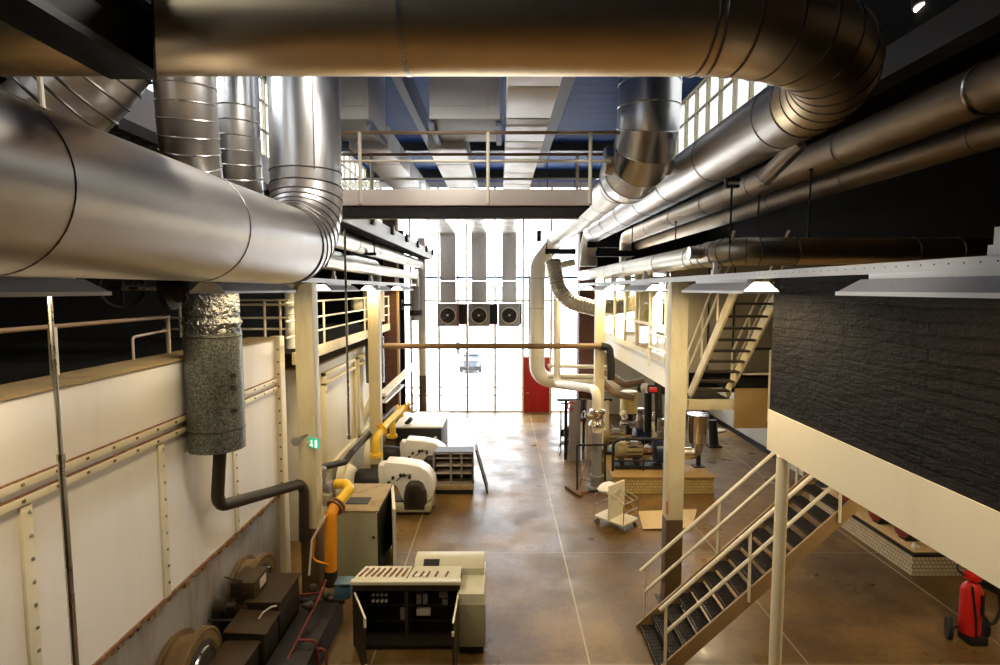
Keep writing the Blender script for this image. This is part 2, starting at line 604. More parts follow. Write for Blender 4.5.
# clerestory strips
def clerestory(name, X, y0, y1, z0, z1, glass):
    w = struct(name, MB().box(X - .05, X + .05, y0, y1, z0 - .06, z0 + .06).box(X - .05, X + .05, y0, y1, z1 - .05, z1), 'cream')
    mb = MB()
    y = y0
    while y < y1 + .01:
        mb.box(X - .05, X + .05, y - .03, y + .03, z0, z1)
        y += .85
    mb.build('mullion', 'cream', w)
    mb = MB()
    for z in (z0 + (z1 - z0) * .35, z0 + (z1 - z0) * .7):
        mb.box(X - .03, X + .03, y0, y1, z - .025, z + .025)
    mb.build('transom', 'cream', w)
    MB().box(X - .004, X + .004, y0, y1, z0, z1).build('glass_pane', glass, w)
clerestory('window_2', 5.4, 9.0, FARY, 9.75, ROOF, 'glass_dim')
struct('wall_clerestory_right', MB().box(5.35, 5.45, BACKY, 8.95, 9.75, ROOF), 'shade_black')
clerestory('window_3', -6.2, BACKY, FARY, 9.9, ROOF, 'glass_grey')
struct('trim_1', MB().box(-6.35, -6.0, BACKY, FARY, 9.2, 9.9), 'beam')
struct('trim_2', MB().box(5.2, 5.55, BACKY, FARY, 9.35, 9.75), 'dark')

# far glazed wall
w = struct('window_1', MB().box(LX, RX, FARY - .08, FARY + .08, -.02, .06).box(LX, RX, FARY - .1, FARY + .1, ROOF - .3, ROOF), 'mullion')
MULL = [-9.08 + 1.47 * i for i in range(14)]
for x in MULL:
    if x < RX:
        MB().box(x - .06, x + .06, FARY - .07, FARY + .07, .06, ROOF - .3).build('mullion', 'mullion', w, .01)
for z, h, mt in ((.89, .03, 'mullion'), (1.3, .03, 'mullion'), (5.92, .03, 'mullion'), (7.1, .07, 'bluetrans'), (7.66, .012, 'mullion')):
    MB().box(LX, RX, FARY - .05, FARY + .05, z - h, z + h).build('transom', mt, w)
MB().box(LX, RX, FARY - .005, FARY + .005, .06, ROOF - .3).build('glass_pane', 'glass', w)
# red door in the glazing
d = struct('door_1', MB().box(1.25, 2.6, FARY - .2, FARY - .12, .02, 2.9), 'doorred', .01)
MB().box(1.17, 1.25, FARY - .22, FARY - .1, 0, 2.98).box(2.6, 2.68, FARY - .22, FARY - .1, 0, 2.98).box(1.25, 2.6, FARY - .22, FARY - .1, 2.9, 2.98).build('door_frame', 'cream', d)
MB().cyl((1.36, FARY - .26, 1.05), (1.52, FARY - .26, 1.05), .018, seg=8).cyl((1.37, FARY - .26, 1.05), (1.37, FARY - .19, 1.05), .014, seg=8).build('door_handle', 'steel', d)

struct('wall_far_left', MB().box(LX, -4.95, FARY - .5, FARY - .2, 0, 9.5), 'shade_black')
struct('wall_far_upper', MB().box(4.45, RX, FARY - .5, FARY - .2, 7.35, 9.55), 'shade_black')
struct('wall_far', MB().box(4.45, RX, FARY - .5, FARY - .2, 0, 4.3), 'plaster')
# outside
struct('ground_outside', MB().box(-60, 60, FARY + .3, 120, -.3, -.02), 'asphalt')

# mezzanine: brick room, slab
struct('wall_brick_room', MB().box(4.0, RX - .01, -1.5, 8.2, 4.72, 6.72), 'darkbrick')
struct('trim_3', MB().box(3.98, RX - .01, -1.5, 8.2, 4.12, 4.72), 'fascia')
struct('floor_mezzanine', MB().box(4.0, 8.3, 13.4, 21.7, 4.12, 4.7), 'cream_pale')
struct('floor_landing', MB().box(7.5, RX - .01, 8.21, 13.4, 4.12, 4.7), 'beam')

# control-room glazing along the mezzanine edge
w = struct('window_4', MB().box(3.96, 4.06, 13.4, 21.7, 4.7, 4.85).box(3.97, 4.05, 13.4, 21.7, 6.95, 7.1), 'cream')
for y in (13.45, 14.9, 16.4, 17.9, 19.6, 21.55):
    MB().box(3.97, 4.05, y - .04, y + .04, 4.85, 6.95).build('mullion', 'cream', w, .008)
MB().box(3.975, 4.045, 13.4, 21.7, 5.53, 5.60).build('transom', 'cream_pale', w)
MB().box(4.006, 4.014, 13.45, 21.55, 4.85, 6.95).build('glass_pane', 'glass', w)
struct('ceiling_control_room', MB().box(4.0, 8.3, 13.4, 21.7, 7.1, 7.3), 'beam')
# panelled wall behind the steep stair
w = struct('wall_mezzanine', MB().box(4.05, 8.3, 13.3, 13.4, 4.15, 7.1), 'panelwall')
mb = MB()
for x in (4.95, 5.55, 6.6):
    mb.box(x - .012, x + .012, 13.28, 13.3, 4.5, 7.0)
mb.box(4.1, 8.2, 13.27, 13.3, 4.15, 4.5)
mb.build('panel_joint', 'shade_black', w)

# roof structure: cross trusses and a long beam beside the right duct
mb = MB().box(-6.2, 5.4, 21.6, 21.9, 11.7, ROOF)
struct('beam_roof_middle', mb, 'black')
mb = MB().box(-6.2, 5.4, 26.4, 26.6, 11.6, ROOF)
struct('beam_roof_far', mb, 'black')
struct('beam_roof_long', MB().box(1.0, 1.22, 6, 16, 9.9, 10.0).box(1.08, 1.14, 6, 16, 10.0, 10.5), 'bluegrey')
struct('beam_roof_long_left', MB().box(-1.75, -1.6, 6, 15, 9.9, 10.0).box(-1.70, -1.65, 6, 15, 10.0, 10.5), 'bluegrey')

# ------------------------------------------------------------------ steel columns
def icol(name, label, x, y, z1, mat, w=.32, foot=1.2, footmat='concrete_brown'):
    t = thing(name, label, 'column', (x, y, 0), kind='thing')
    def prof(z0, za, mt, nm):
        MB().box(x - w / 2, x + w / 2, y - w / 2, y - w / 2 + .03, z0, za).box(x - w / 2, x + w / 2, y + w / 2 - .03, y + w / 2, z0, za).box(x - .02, x + .02, y - w / 2 + .03, y + w / 2 - .03, z0, za).build(nm, mt, t)
    def boxed(z0, za, mt, nm):
        MB().box(x - w / 2, x + w / 2, y - w / 2, y + w / 2, z0, za).box(x - w / 2 - .015, x - w / 2, y - w / 2 - .02, y - w / 2 + .02, z0, za).build(nm, mt, t, .01)
    boxed(foot, z1, mat, 'shaft')
    boxed(.03, foot, footmat, 'shaft_foot')
    MB().box(x - w * .75, x + w * .75, y - w * .75, y + w * .75, 0, .03).build('base_plate', 'dark', t)
    return t
c = icol('steel_column', 'cream steel column with brown foot standing beside the foot of the open tread stair', 3.55, 11.2, 6.62, 'cream', .33, 1.82)
MB().box(3.36, 3.40, 11.02, 11.034, 1.95, 2.22).build('warning_sticker', 'red', c)
icol('steel_column', 'cream steel column where the long brown pipe ends, before the control room glazing', 3.46, 19.4, 6.62, 'cream', .32, .9)
c = thing('steel_column', 'cream steel column inside the control room behind its glass', 'column', (4.75, 18.6, 4.7), kind='thing')
MB().box(4.59, 4.91, 18.44, 18.76, 4.72, 7.1).build('shaft', 'cream', c, .01)
MB().box(4.52, 4.98, 18.37, 18.83, 4.7, 4.72).build('base_plate', 'dark', c)
c = icol('steel_column', 'cream steel column at the corner of the near white boiler, carrying the exit sign', -3.9, 11.3, 6.62, 'cream', .34, 1.6)
icol('steel_column', 'cream steel column at the left end of the long brown pipe', -3.9, 17.4, 6.62, 'cream', .32, 1.0)
t = tag(MB().box(-4.9, -4.35, 23.6, 24.3, 0, 9.5).build('brick_pillar', 'redbrick'), 'dark brick pillar with orange edge strip left of the far glazing', 'pillar', kind='thing')
MB().box(-4.35, -4.27, 23.56, 23.66, 0, 9.5).build('edge_strip', 'ochre', t)
tag(MB().box(3.85, 4.65, 27.2, 28.0, 0, 9.4).build('brick_pillar', 'redbrick'), 'dark red brick pillar behind the ribbed flexible hose', 'pillar', kind='thing')

# ------------------------------------------------------------------ overhead ducts
def seamring(parent, c, axis, R, mat='seam', minor=.012):
    MB().ring(c, axis, R * 1.002, minor, 36).build('seam_band', mat, parent)

# 1: the duct crossing overhead that bends away at the right
RZ = 8.79
t = thing('ventilation_duct', 'huge warm brown steel duct crossing the whole top and bending away at right', 'duct', (1.65, 5.0, RZ))
MB().cyl((-9.99, 5.0, RZ), (1.78, 5.0, RZ), .43, seg=40).build('cross_run', 'duct_gold', t)
path = fillet([V((-2, 5.0, RZ)), V((3.75, 5.0, RZ)), V((3.75, 11, RZ))], 2.05, 10)
mb = MB()
gored(mb, path[1:-1], .43, 1, .012, 44)
mb.build('elbow', ['duct_gold', 'seam'], t, ang=9.7)
MB().cyl((3.75, 6.95, RZ), (3.75, 22.6, RZ), .43, seg=40).build('long_run', 'duct', t)
for x in (-4.6, -.8):
    MB().cyl((x - .02, 5, RZ), (x + .02, 5, RZ), .436, seg=40).build('seam_band', 'seam_pale', t)
seamring(t, (1.8, 5.0, RZ), (1, 0, 0), .43)
for y in (7.6, 9.9, 12.2, 14.4, 16.6, 19, 21.2):
    seamring(t, (3.75, y, RZ), (0, 1, 0), .43, 'seam', .01)
MB().cyl((3.95, 7.55, 8.42), (3.72, 8.05, 8.05), .11, seg=20).build('stub', 'duct', t)
MB().cyl((3.72, 8.05, 8.05), (3.715, 8.06, 8.04), .118, seg=20).build('stub_cap', 'steel', t)
MB().sweep([(3.75, 22.5, RZ), (3.75, 23.1, RZ - .1), (3.7, 23.5, RZ - .5), (3.7, 23.6, RZ - .9), (3.7, 23.6, 7.45)], .36, 24).build('drop', 'lagging', t)

# 2: duct dropping from the roof and running away, then down at the far wall
t = thing('ventilation_duct', 'silver segmented duct dropping between bridge and right ducts, then running to the far wall', 'duct', (2.7, 10.5, RZ))
MB().cyl((2.72, 10.5, ROOF), (2.72, 10.5, 10.55), .55, seg=40).build('riser', 'duct_clear', t)
pth = [V(q) for q in ((2.72, 10.5, 10.6), (2.72, 10.5, 10.2), (2.72, 10.5, 9.8), (2.715, 10.56, 9.42), (2.70, 10.72, 9.12), (2.67, 10.98, 8.92), (2.63, 11.3, 8.83), (2.6, 11.7, 8.80))]
mb = MB()
gored(mb, pth, .56, 1, .012, 44)
mb.build('elbow', ['duct_clear', 'seam_pale'], t, ang=9.7)
MB().lathe((2.6, 11.65, RZ), (-.002, 1, 0), [(0, .55), (.25, .39), (13.65, .385)], 36).build('long_run', 'lagging', t)
for y in (12.6, 14.2, 16, 18, 20.5, 23):
    seamring(t, (2.6, y, RZ), (0, 1, 0), .388, 'seam', .009)
MB().lathe((2.0, 11.0, 8.95), (1, 0, 0), [(0, .1), (.005, .25), (.06, .27), (.45, .27)], 28).build('side_stub', 'duct', t)
MB().lathe((3.3, 11.0, 8.9), (-1, 0, 0), [(0, .1), (.005, .2), (.05, .22), (.4, .22)], 24).build('side_stub', 'duct', t)
P = [V((2.55, 25.25, RZ)), V((2.45, 26.1, RZ - .25)), V((1.8, 26.5, 7.7)), V((1.76, 26.5, 6.8)), V((1.76, 26.5, 2.25)), V((3.6, 26.2, 2.05)), V((5.6, 26.0, 2.05))]
MB().tube(P, .36, [.5, .5, .5, .7, .5], 6, 24).build('drop', 'cream_pale', t)
for z in (5.6, 7.0):
    seamring(t, (1.76, 26.5, z), (0, 0, 1), .36, 'seam', .01)

# 3, 4: outer pipes under the right aisle roof
t = thing('lagged_pipe', 'second slanting metal pipe outside the bent duct, upper right', 'pipe', (5.6, 10, RZ))
MB().cyl((5.6, -3, RZ), (5.6, 24.5, RZ), .29, seg=30).build('run', 'duct_brown', t)
for y in (6.6, 9.2, 12.4, 15.2, 18, 21):
    seamring(t, (5.6, y, RZ), (0, 1, 0), .29, 'seam', .010)
MB().ring((5.6, 6.62, RZ), (0, 1, 0), .30, .018, 36).build('bright_clamp', 'seam_pale', t)
MB().tube([(5.6, 24.4, RZ), (5.6, 25.2, RZ), (5.6, 25.2, 6)], .27, .4, 6, 20).build('drop', 'lagging', t)
for y in (4, 11, 18):
    MB().cyl((5.6, y, RZ + .25), (5.6, y, 9.56), .016, seg=6).build('hanger_rod', 'black', t)
t = thing('lagged_pipe', 'lowest and outermost slanting metal pipe at upper right against the dark', 'pipe', (7.05, 12, 8.7))
MB().cyl((7.05, -2, 8.74), (7.05, 28.84, 8.74), .235, seg=28).build('run', 'duct_brown', t)
for y in (8.4, 11.5, 14.6, 17.5):
    seamring(t, (7.05, y, 8.74), (0, 1, 0), .235, 'seam', .01)
for y in (5, 12, 19):
    MB().cyl((7.05, y, 8.95), (7.05, y, 9.56), .016, seg=6).build('hanger_rod', 'black', t)
# one more pipe up under the roof at the right edge
t = thing('lagged_pipe', 'short ribbed pipe end high at the right edge above the slanting pipes', 'pipe', (6.3, 6, 9.25))
MB().cyl((6.3, -1.5, 9.22), (6.3, 8.6, 9.22), .27, seg=28).build('run', 'duct_brown', t)
MB().lathe((6.3, 8.6, 9.22), (0, 1, 0), [(0, .27), (.08, .3), (.14, .3), (.25, .18)], 28).build('flange', 'black', t)

# hangers of the right pipes: a bar on two rods
def trapeze(label, px0, px1, py, Y, ztop):
    a, b = at(px0, py, Y), at(px1, py, Y)
    t = thing('pipe_hanger', label, 'hanger', a, 'black pipe hangers under the right pipes')
    MB().box(a.x, b.x, Y - .06, Y + .06, a.z - .12, a.z + .12).build('cross_bar', 'black', t, .01)
    for x in (a.x + .08, b.x - .08):
        MB().cyl((x, Y, a.z), (x, Y, ztop), .022, seg=8).build('rod', 'black', t)
trapeze('black pipe hanger bar under the end of the leftmost long silver pipe', 545, 576, 251.5, 24.6, 12)
trapeze('black pipe hanger bar under the middle long pipe, highest of the three bars', 587, 618, 244.6, 22.3, 12)
trapeze('black pipe hanger bar lowest and furthest right of the three bars', 595, 634, 253.6, 21.9, 9.55)
t = thing('pipe_hanger', 'black clamp and rod hanging below the near end of the bent duct', 'hanger', at(732, 182, 8.6))
q = at(732, 180, 8.8)
MB().obox(q, (.22, .1, .05)).obox(q + V((0, 0, -.1)), (.2, .1, .04)).obox(q + V((-.09, 0, -.05)), (.03, .08, .1)).build('clamp', 'black', t)
MB().cyl(q + V((0, 0, -.1)), (q.x, q.y, 7.2), .018, seg=8).build('rod', 'black', t)
for k, (px, py0, Y, lab) in enumerate(((759, 196, 9.6, 'thin black hanger rod right of the black clamp'), (811, 170, 9.0, 'thin black hanger rod highest on the outermost slanting pipe'), (676, 222, 15, 'thin black hanger rod above the first column of the right row'))):
    a = at(px, py0, Y)
    tag(MB().cyl((a.x, Y, a.z), (a.x, Y, 7.15), .016, seg=8).lathe((a.x, Y, a.z - .02), (0, 0, 1), [(0, .03), (.04, .03)], 8).build('hanger_rod', 'black'), lab, 'rod')

# silver pipe under the brick room level turning right
SZ, SX = 7.1, 3.70
t = thing('lagged_pipe', 'silver pipe above the right light rail that turns right over the brick room', 'pipe', (SX, 9.5, SZ))
MB().cyl((SX, 9.85, SZ), (SX, 25.4, SZ), .215, seg=28).build('long_run', 'lagging', t)
pth = fillet([V((SX, 9.9, SZ)), V((SX, 9.05, SZ)), V((SX + .9, 9.05, SZ))], .6, 4)
mb = MB()
gored(mb, [V((SX, 10.0, SZ))] + pth[1:-1] + [V((SX + 1.0, 9.05, SZ))], .225, 1, .011, 44)
mb.build('elbow', ['lagging', 'seam'], t)
MB().cyl((SX + .95, 9.05, SZ), (RX - .05, 9.05, SZ), .215, seg=28).build('cross_run', 'duct_gold', t)
MB().cyl((SX - .42, 9.75, SZ + .02), (SX - .15, 9.75, SZ + .02), .10, seg=20).build('capped_stub', 'duct', t)
MB().cyl((SX - .44, 9.75, SZ + .02), (SX - .42, 9.75, SZ + .02), .11, seg=20).build('stub_cap', 'seam_pale', t)
for y in (10.4, 10.8, 13, 16, 19):
    seamring(t, (SX, y, SZ), (0, 1, 0), .215, 'seam', .007)
for x in (6.6, 7.3):
    seamring(t, (x, 9.05, SZ), (1, 0, 0), .215, 'seam_pale', .009)

# thinner pipe and lower run at the far right
t = thing('lagged_pipe', 'thin cream downpipe beside the big far downpipe, ending in a valve and grey foot', 'pipe', at(557, 268, 24))
P = [at(575, 262, 24), at(557, 266, 24), at(557, 383, 24), at(594, 389, 19), at(597, 395, 18), at(597, 432, 18)]
MB().tube(P, .15, .3, 5, 16).build('upper_run', 'cream_pale', t)
a, b = at(597, 432, 18), at(597, 494, 18)
MB().cyl(a, (a.x, a.y, .35), .17, seg=20).build('grey_riser', 'greyfix', t)
MB().lathe((a.x, a.y, 0), (0, 0, 1), [(0, .33), (.04, .33), (.05, .2), (.3, .2), (.36, .24), (.42, .24)], 20).build('foot', 'greyfix', t)
v_ = at(597, 418, 18)
MB().lathe(v_ + V((0, 0, -.3)), (0, 0, 1), [(0, .2), (.05, .26), (.12, .26), (.2, .2), (.4, .2), (.48, .26), (.56, .26), (.6, .2)], 20).cyl(v_, v_ + V((-.4, -.1, .12)), .12, .09, 14).build('valve', 'stainless', t)
MB().ring(v_ + V((-.46, -.11, .14)), (-1, -.2, .3), .12, .015, 20).build('handwheel', 'steel', t)

# ribbed flexible hose
t = thing('flexible_hose', 'ribbed grey flexible hose curving to the control room glass', 'hose', at(560, 280, 22))
P = fillet([at(553, 262, 22.5), at(560, 300, 22), at(598, 309, 21.8), at(640, 303, 21.9), at(655, 282, 22.2)], 1.2, 10)
dense = []
for i in range(len(P) - 1):
    kk = max(2, int((P[i + 1] - P[i]).length / .05))
    for j in range(kk):
        dense.append(P[i].lerp(P[i + 1], j / kk))
MB().sweep(dense, .3, 20, True, [.29 + .025 * (i % 2) for i in range(len(dense))]).build('hose', 'lagging', t)
MB().ring(dense[0], dense[1] - dense[0], .31, .03, 24).build('hose_clamp', 'steel', t)

# 5: huge left duct and its elbow
t = thing('ventilation_duct', 'huge grey steel duct from the left edge, turning straight up at its far end', 'duct', (-3.08, 8, 7.13))
MB().cyl((-3.08, -5, 7.13), (-3.08, 8.05, 7.13), .55, seg=48).build('long_run', 'duct', t)
pth = fillet([V((-3.08, 5, 7.13)), V((-3.08, 9.08, 7.13)), V((-3.08, 9.08, 11))], .98, 8)
mb = MB()
gored(mb, pth[1:-1], .55, 1, .012, 44)
mb.build('elbow', ['duct', 'seam'], t, ang=9.7)
MB().cyl((-3.08, 9.08, 8.05), (-3.08, 9.08, ROOF), .545, seg=48).build('riser', 'duct_clear', t)
MB().box(-2.80, -2.788, 8.60, 8.606, 8.3, ROOF).build('riser_seam', 'seam', t)
for y in (3.4, 5.75):
    seamring(t, (-3.08, y, 7.13), (0, 1, 0), .55, 'seam', .006)
seamring(t, (-3.08, 9.08, 8.34), (0, 0, 1), .548, 'seam')

# 6, 7: two vertical ducts behind it
def vduct(label, px, w, py0, Y, zs):
    a = at(px, 130, Y)
    r = w * Y / 560 / 2 / 1.0
    t = thing('ventilation_duct', label, 'duct', (a.x, Y, 6.9))
    MB().cyl((a.x, Y, zs), (a.x, Y, ROOF), r, seg=36).build('riser', 'duct_clear', t)
    pts = [V((a.x - d * .35, Y + d, zs - q)) for q, d in ((-.02, 0), (.2, 0), (.4, .01), (.6, .04), (.8, .08), (1.0, .13), (1.18, .19), (1.35, .26), (1.5, .34))]
    mb = MB()
    gored(mb, pts, r * 1.01, 1, .011, 44)
    mb.build('elbow', ['duct', 'seam_pale'], t, ang=9.7)
    MB().box(a.x + r * .42, a.x + r * .42 + .012, Y - r * .91, Y - r * .90, zs, ROOF).build('riser_seam', 'seam', t)
vduct('left of the two bright vertical ducts standing behind the huge grey duct', 187, 54, 0, 7.6, 9.55)
vduct('right of the two bright vertical ducts, nearest to the riser of the huge grey duct', 236, 44, 0, 9.1, 9.3)

# 8: gored bend at top left
t = thing('ventilation_duct', 'segmented steel bend sticking out above the huge grey duct at top left', 'duct', at(70, 100, 7))
Pg = [at(-75, 178, 6.6), at(-30, 162, 6.7), at(8, 143, 6.8), at(40, 123, 6.9), at(67, 102, 7.0), at(90, 80, 7.05), at(108, 56, 7.1), at(120, 30, 7.1), at(127, -10, 7.1)]
Pg = [q for i in range(len(Pg) - 1) for q in (Pg[i], Pg[i].lerp(Pg[i + 1], .5))] + [Pg[-1]]
mb = MB()
gored(mb, Pg, .49, 1, .02, 44)
mb.build('elbow', ['duct', 'seam'], t, ang=9.7)
MB().cyl(at(127, -8, 7.1), at(131, -130, 7.1), .49, seg=36).build('riser', 'duct', t)
MB().cyl(at(-72, 177, 6.6), at(-140, 195, 6.5), .49, seg=36).build('run', 'duct', t)
a = at(40, 80, 6.3)
tag(MB().cyl(a, at(43, 112, 6.3), .03, seg=8).cyl(at(39, 40, 6.3), a, .03, seg=8).build('hanger_rod', 'railwhite'), 'pale rod in front of the segmented bend at top left', 'rod')
# perforated cable tray behind
t = thing('cable_tray', 'black perforated tray sloping behind the bend and vertical ducts at top left', 'tray', (-5.2, 9, 8.6))
mb = MB()
for i in range(18):
    y = 7.45 + i * .25
    mb.box(-5.75, -4.95, y, y + .1, 8.62, 8.65)
mb.box(-5.78, -5.72, 7.4, 12, 8.57, 8.73).box(-4.98, -4.92, 7.4, 12, 8.57, 8.73)
for i in range(5):
    mb.box(-5.7 + i * .17, -5.62 + i * .17, 7.4, 12, 8.63, 8.655)
mb.build('tray', 'grate', t)

# black beam in front of the crossing duct, top left
t = tag(MB().box(-3.02, -2.66, -4, 4.45, 8.12, 8.18).box(-2.87, -2.81, -4, 4.45, 8.18, 8.6).box(-3.02, -2.66, -4, 4.45, 8.6, 8.66).build('roof_beam', 'black'), 'black steel beam running up to the crossing duct at top left', 'beam', kind='thing')
MB().box(-3.02, -2.66, 4.45, 4.48, 8.12, 8.95).build('end_plate', 'black', t)

# ------------------------------------------------------------------ bridge
BY0, BY1 = 10.0, 11.7
t = thing('access_bridge', 'grey steel bridge with railings crossing high under the blue roof', 'bridge', (0, 10.8, 8.0))
MB().box(-3.9, 1.62, BY0, BY0 + .1, 7.97, 8.25).build('fascia', 'beam', t, .01)
MB().box(-3.9, 1.62, BY1 - .1, BY1, 7.93, 8.22).build('fascia', 'beam', t, .01)
MB().box(-3.9, 1.6, BY0 + .1, BY1 - .1, 7.95, 8.0).build('deck', 'shade_black', t)  # underside shade of the bridge put into the deck colour
for z, mt in ((9.23, 'railbrown'), (8.74, 'railwhite')):
    for y in (BY0 + .05, BY1 - .05):
        MB().cyl((-3.9, y, z), (2.1 if z > 9 else 1.95, y, z), .03 if z > 9 else .024, seg=10).build('rail', mt, t)
for y, xs in ((BY0 + .0, (-2.45, -.21, 1.58)), (BY1 - .05, (-3.85, -2.62, -.25, 1.58))):
    for x in xs:
        MB().cyl((x, y, 8.0), (x, y, 9.22), .032, seg=10).build('post', 'railwhite', t)

# left walkway continuing from the bridge
t = thing('access_walkway', 'narrow pale walkway along the left pipes, carrying small square lamps', 'walkway', (-3.3, 15, 7.97))
MB().box(-3.32, -3.26, BY1, 27.6, 7.92, 8.32).build('fascia', 'white', t)
MB().box(-3.85, -3.32, BY1, 27.6, 7.93, 7.98).build('deck', 'shade_black', t)
lamp_y = (14.4, 17.0, 19.6, 22.2, 24.8, 27.0)
lab = ['nearest to the bridge', 'second from the bridge', 'third from the bridge', 'fourth from the bridge', 'fifth from the bridge', 'at the very end by the far glazing']
for i, y in enumerate(lamp_y):
    q = thing('bulkhead_lamp', 'small square lamp on the left walkway edge, ' + lab[i], 'lamp', (-3.26, y, 8.2), 'square lamps on the left walkway')
    MB().box(-3.26, -3.18, y - .16, y + .16, 8.12, 8.4).build('housing', 'black', q, .02)
    MB().box(-3.18, -3.16, y - .08, y + .08, 8.2, 8.32).build('lens', 'label_white', q)

# left pipes A, B, C
t = thing('lagged_pipe', 'upper long white lagged pipe under the left walkway', 'pipe', (-3.78, 15, 7.66))
MB().tube([(-3.78, 9.9, 7.66), (-3.78, 26.2, 7.66), (-3.78, 26.2, 7.4)], .21, .35, 6, 22).build('run', 'lagging', t)
for y in (12, 14.5, 17, 19.5, 22):
    seamring(t, (-3.78, y, 7.66), (0, 1, 0), .21, 'seam', .008)
t = thing('lagged_pipe', 'middle white lagged pipe at left bending down to the far speckled cylinder', 'pipe', (-4.5, 18, 7.3))
MB().tube([(-4.45, 9.9, 7.3), (-4.45, 20.0, 7.3), (-4.45, 20.0, 6.75)], .22, .35, 6, 22).build('run', 'lagging', t)
MB().cyl((-4.45, 20, 6.95), (-4.45, 20, 6.4), .23, seg=22).build('grey_drop', 'greyfix', t)
t = thing('lagged_pipe', 'lowest white lagged pipe at left ending in a valve over the brown post', 'pipe', (-3.9, 20, 7.15))
MB().tube([(-4.0, 12.6, 7.12), (-4.0, 26.6, 7.12), (-4.0, 26.6, 6.4)], .17, .3, 6, 20).build('run', 'lagging', t)
MB().cyl((-4.0, 26.6, 6.6), (-4.0, 26.6, 5.0), .2, seg=18).build('grey_drop', 'greyfix', t)
MB().cyl((-4.6, 26.6, 5.75), (-4.1, 26.6, 5.75), .07, seg=12).ring((-4.65, 26.6, 5.75), (1, 0, 0), .22, .025, 20).cyl((-4.0, 26.6, 5.25), (-4.0, 26.6, 5.5), .3, seg=18).build('valve', 'black', t)
t = thing('pipe_hanger', 'black bracket arm holding the left lagged pipes', 'hanger', (-4, 15.5, 7.45), None)
MB().box(-4.4, -3.4, 15.45, 15.55, 7.42, 7.5).build('cross_bar', 'black', t)
MB().cyl((-3.45, 15.5, 7.5), (-3.45, 15.5, 7.93), .02, seg=8).build('rod', 'black', t)

# ------------------------------------------------------------------ air units, flat ducts, heaters
def ahu(label, x0, x1, y0, y1, z0, z1):
    t = thing('air_handling_unit', label, 'air unit', ((x0 + x1) / 2, y0, z0), 'air units under the blue roof')
    MB().box(x0, x1, y0, y1, z0, z1).build('casing', 'ahu', t, .02)
    MB().box(x0 + .03, x1 - .03, y0 - .015, y0, z0 + .22, z1 - .05).build('front_panel', 'ahu', t, .006)
    MB().box(x0 + .25, x1 - .25, y0 - .03, y0 - .012, z1 - .62, z1 - .4).build('air_slot', 'black', t)
    MB().box(x0 + .05, x1 - .3, y0 - .12, y0 - .02, z1 - .36, z1 - .31).build('drip_bar', 'beam', t)
    for x in (x0 + .02, x1 - .02):
        MB().box(x - .05, x + .05, y0 + .1, y1 - .05, z0 - .09, z0).build('support_rail', 'bluegrey', t)
    for x in (x0 + .1, x1 - .1):
        for y in (y0 + .15, y1 - .15):
            MB().cyl((x, y, z1), (x, y, ROOF), .015, seg=6).build('hanger_rod', 'black', t)
ahu('left grey air unit hung beside the riser of the huge duct', -3.2, -2.26, 9.9, 11.4, 9.42, 10.75)
ahu('middle grey air unit hung over the bridge, dark slot in its face', -1.22, .0, 9.9, 11.4, 9.42, 10.75)

HX = [(-3.02, -2.24), (-1.44, -.68), (.1, .83)]
names = ['left', 'middle', 'right']
for i, (x0, x1) in enumerate(HX):
    y0 = 11.45 if i < 2 else 6.6
    t = thing('flat_duct', names[i] + ' one of three flat pale ducts under the roof dropping to the wall heaters', 'duct', (x0, y0, 9.3), 'flat ducts to the wall heaters')
    y = y0
    k = 0
    while y < 28.2:
        y2 = min(y + 1.45, 28.25)
        MB().box(x0, x1, y, y2 - .05, 9.3, 9.75).build('section', 'flatduct', t, .012)
        MB().box(x0 + .02, x1 - .02, y2 - .05, y2, 9.32, 9.73).build('joint', 'black', t)
        y = y2
    MB().prism([(28.2, 9.75), (28.2, 9.3), (28.35, 9.15), (28.9, 9.15), (28.9, 9.6), (28.75, 9.75)], 'x', x0, x1).build('elbow', 'ahu', t)
    for (za, zb) in ((6.9, 9.15), (5.78, 6.9)):
        MB().box(x0, x1, 28.36, 28.9, za + .02, zb).build('drop_section', 'ahu', t, .01)
    xc = (x0 + x1) / 2
    h = thing('unit_heater', names[i] + ' one of three grey square fan heaters on the far glazing', 'heater', (xc, 28.2, 4.65), 'fan heaters on the far glazing')
    MB().box(xc - .54, xc + .54, 28.2, 28.95, 4.62, 5.76).build('casing', 'heater', h, .03)
    MB().lathe((xc, 28.19, 5.17), (0, -1, 0), [(0, .42), (.05, .42), (.06, .40), (.06, .37)], 32).build('fan_ring', 'beam', h)
    fo = MB().cyl((xc, 28.14, 5.17), (xc, 28.12, 5.17), .375, seg=32).build('fan_opening', 'black', h)
    mb = MB()
    for k in range(5):
        a = k * 2 * PI / 5 + i
        c0 = V((xc + .2 * math.cos(a), 28.1, 5.17 + .2 * math.sin(a)))
        mb.obox(c0, (.26, .015, .12), (.5, -a, 0))
    mb.build('fan_blades', 'black', fo)
    MB().lathe((xc, 28.1, 5.17), (0, -1, 0), [(0, .07), (.05, .06), (.06, .02)], 12).build('hub', 'steel', fo)
    MB().box(xc + .54, xc + .95 if i < 2 else xc + .64, 28.5, 28.95, 4.7, 5.74).build('side_box', 'black', h)
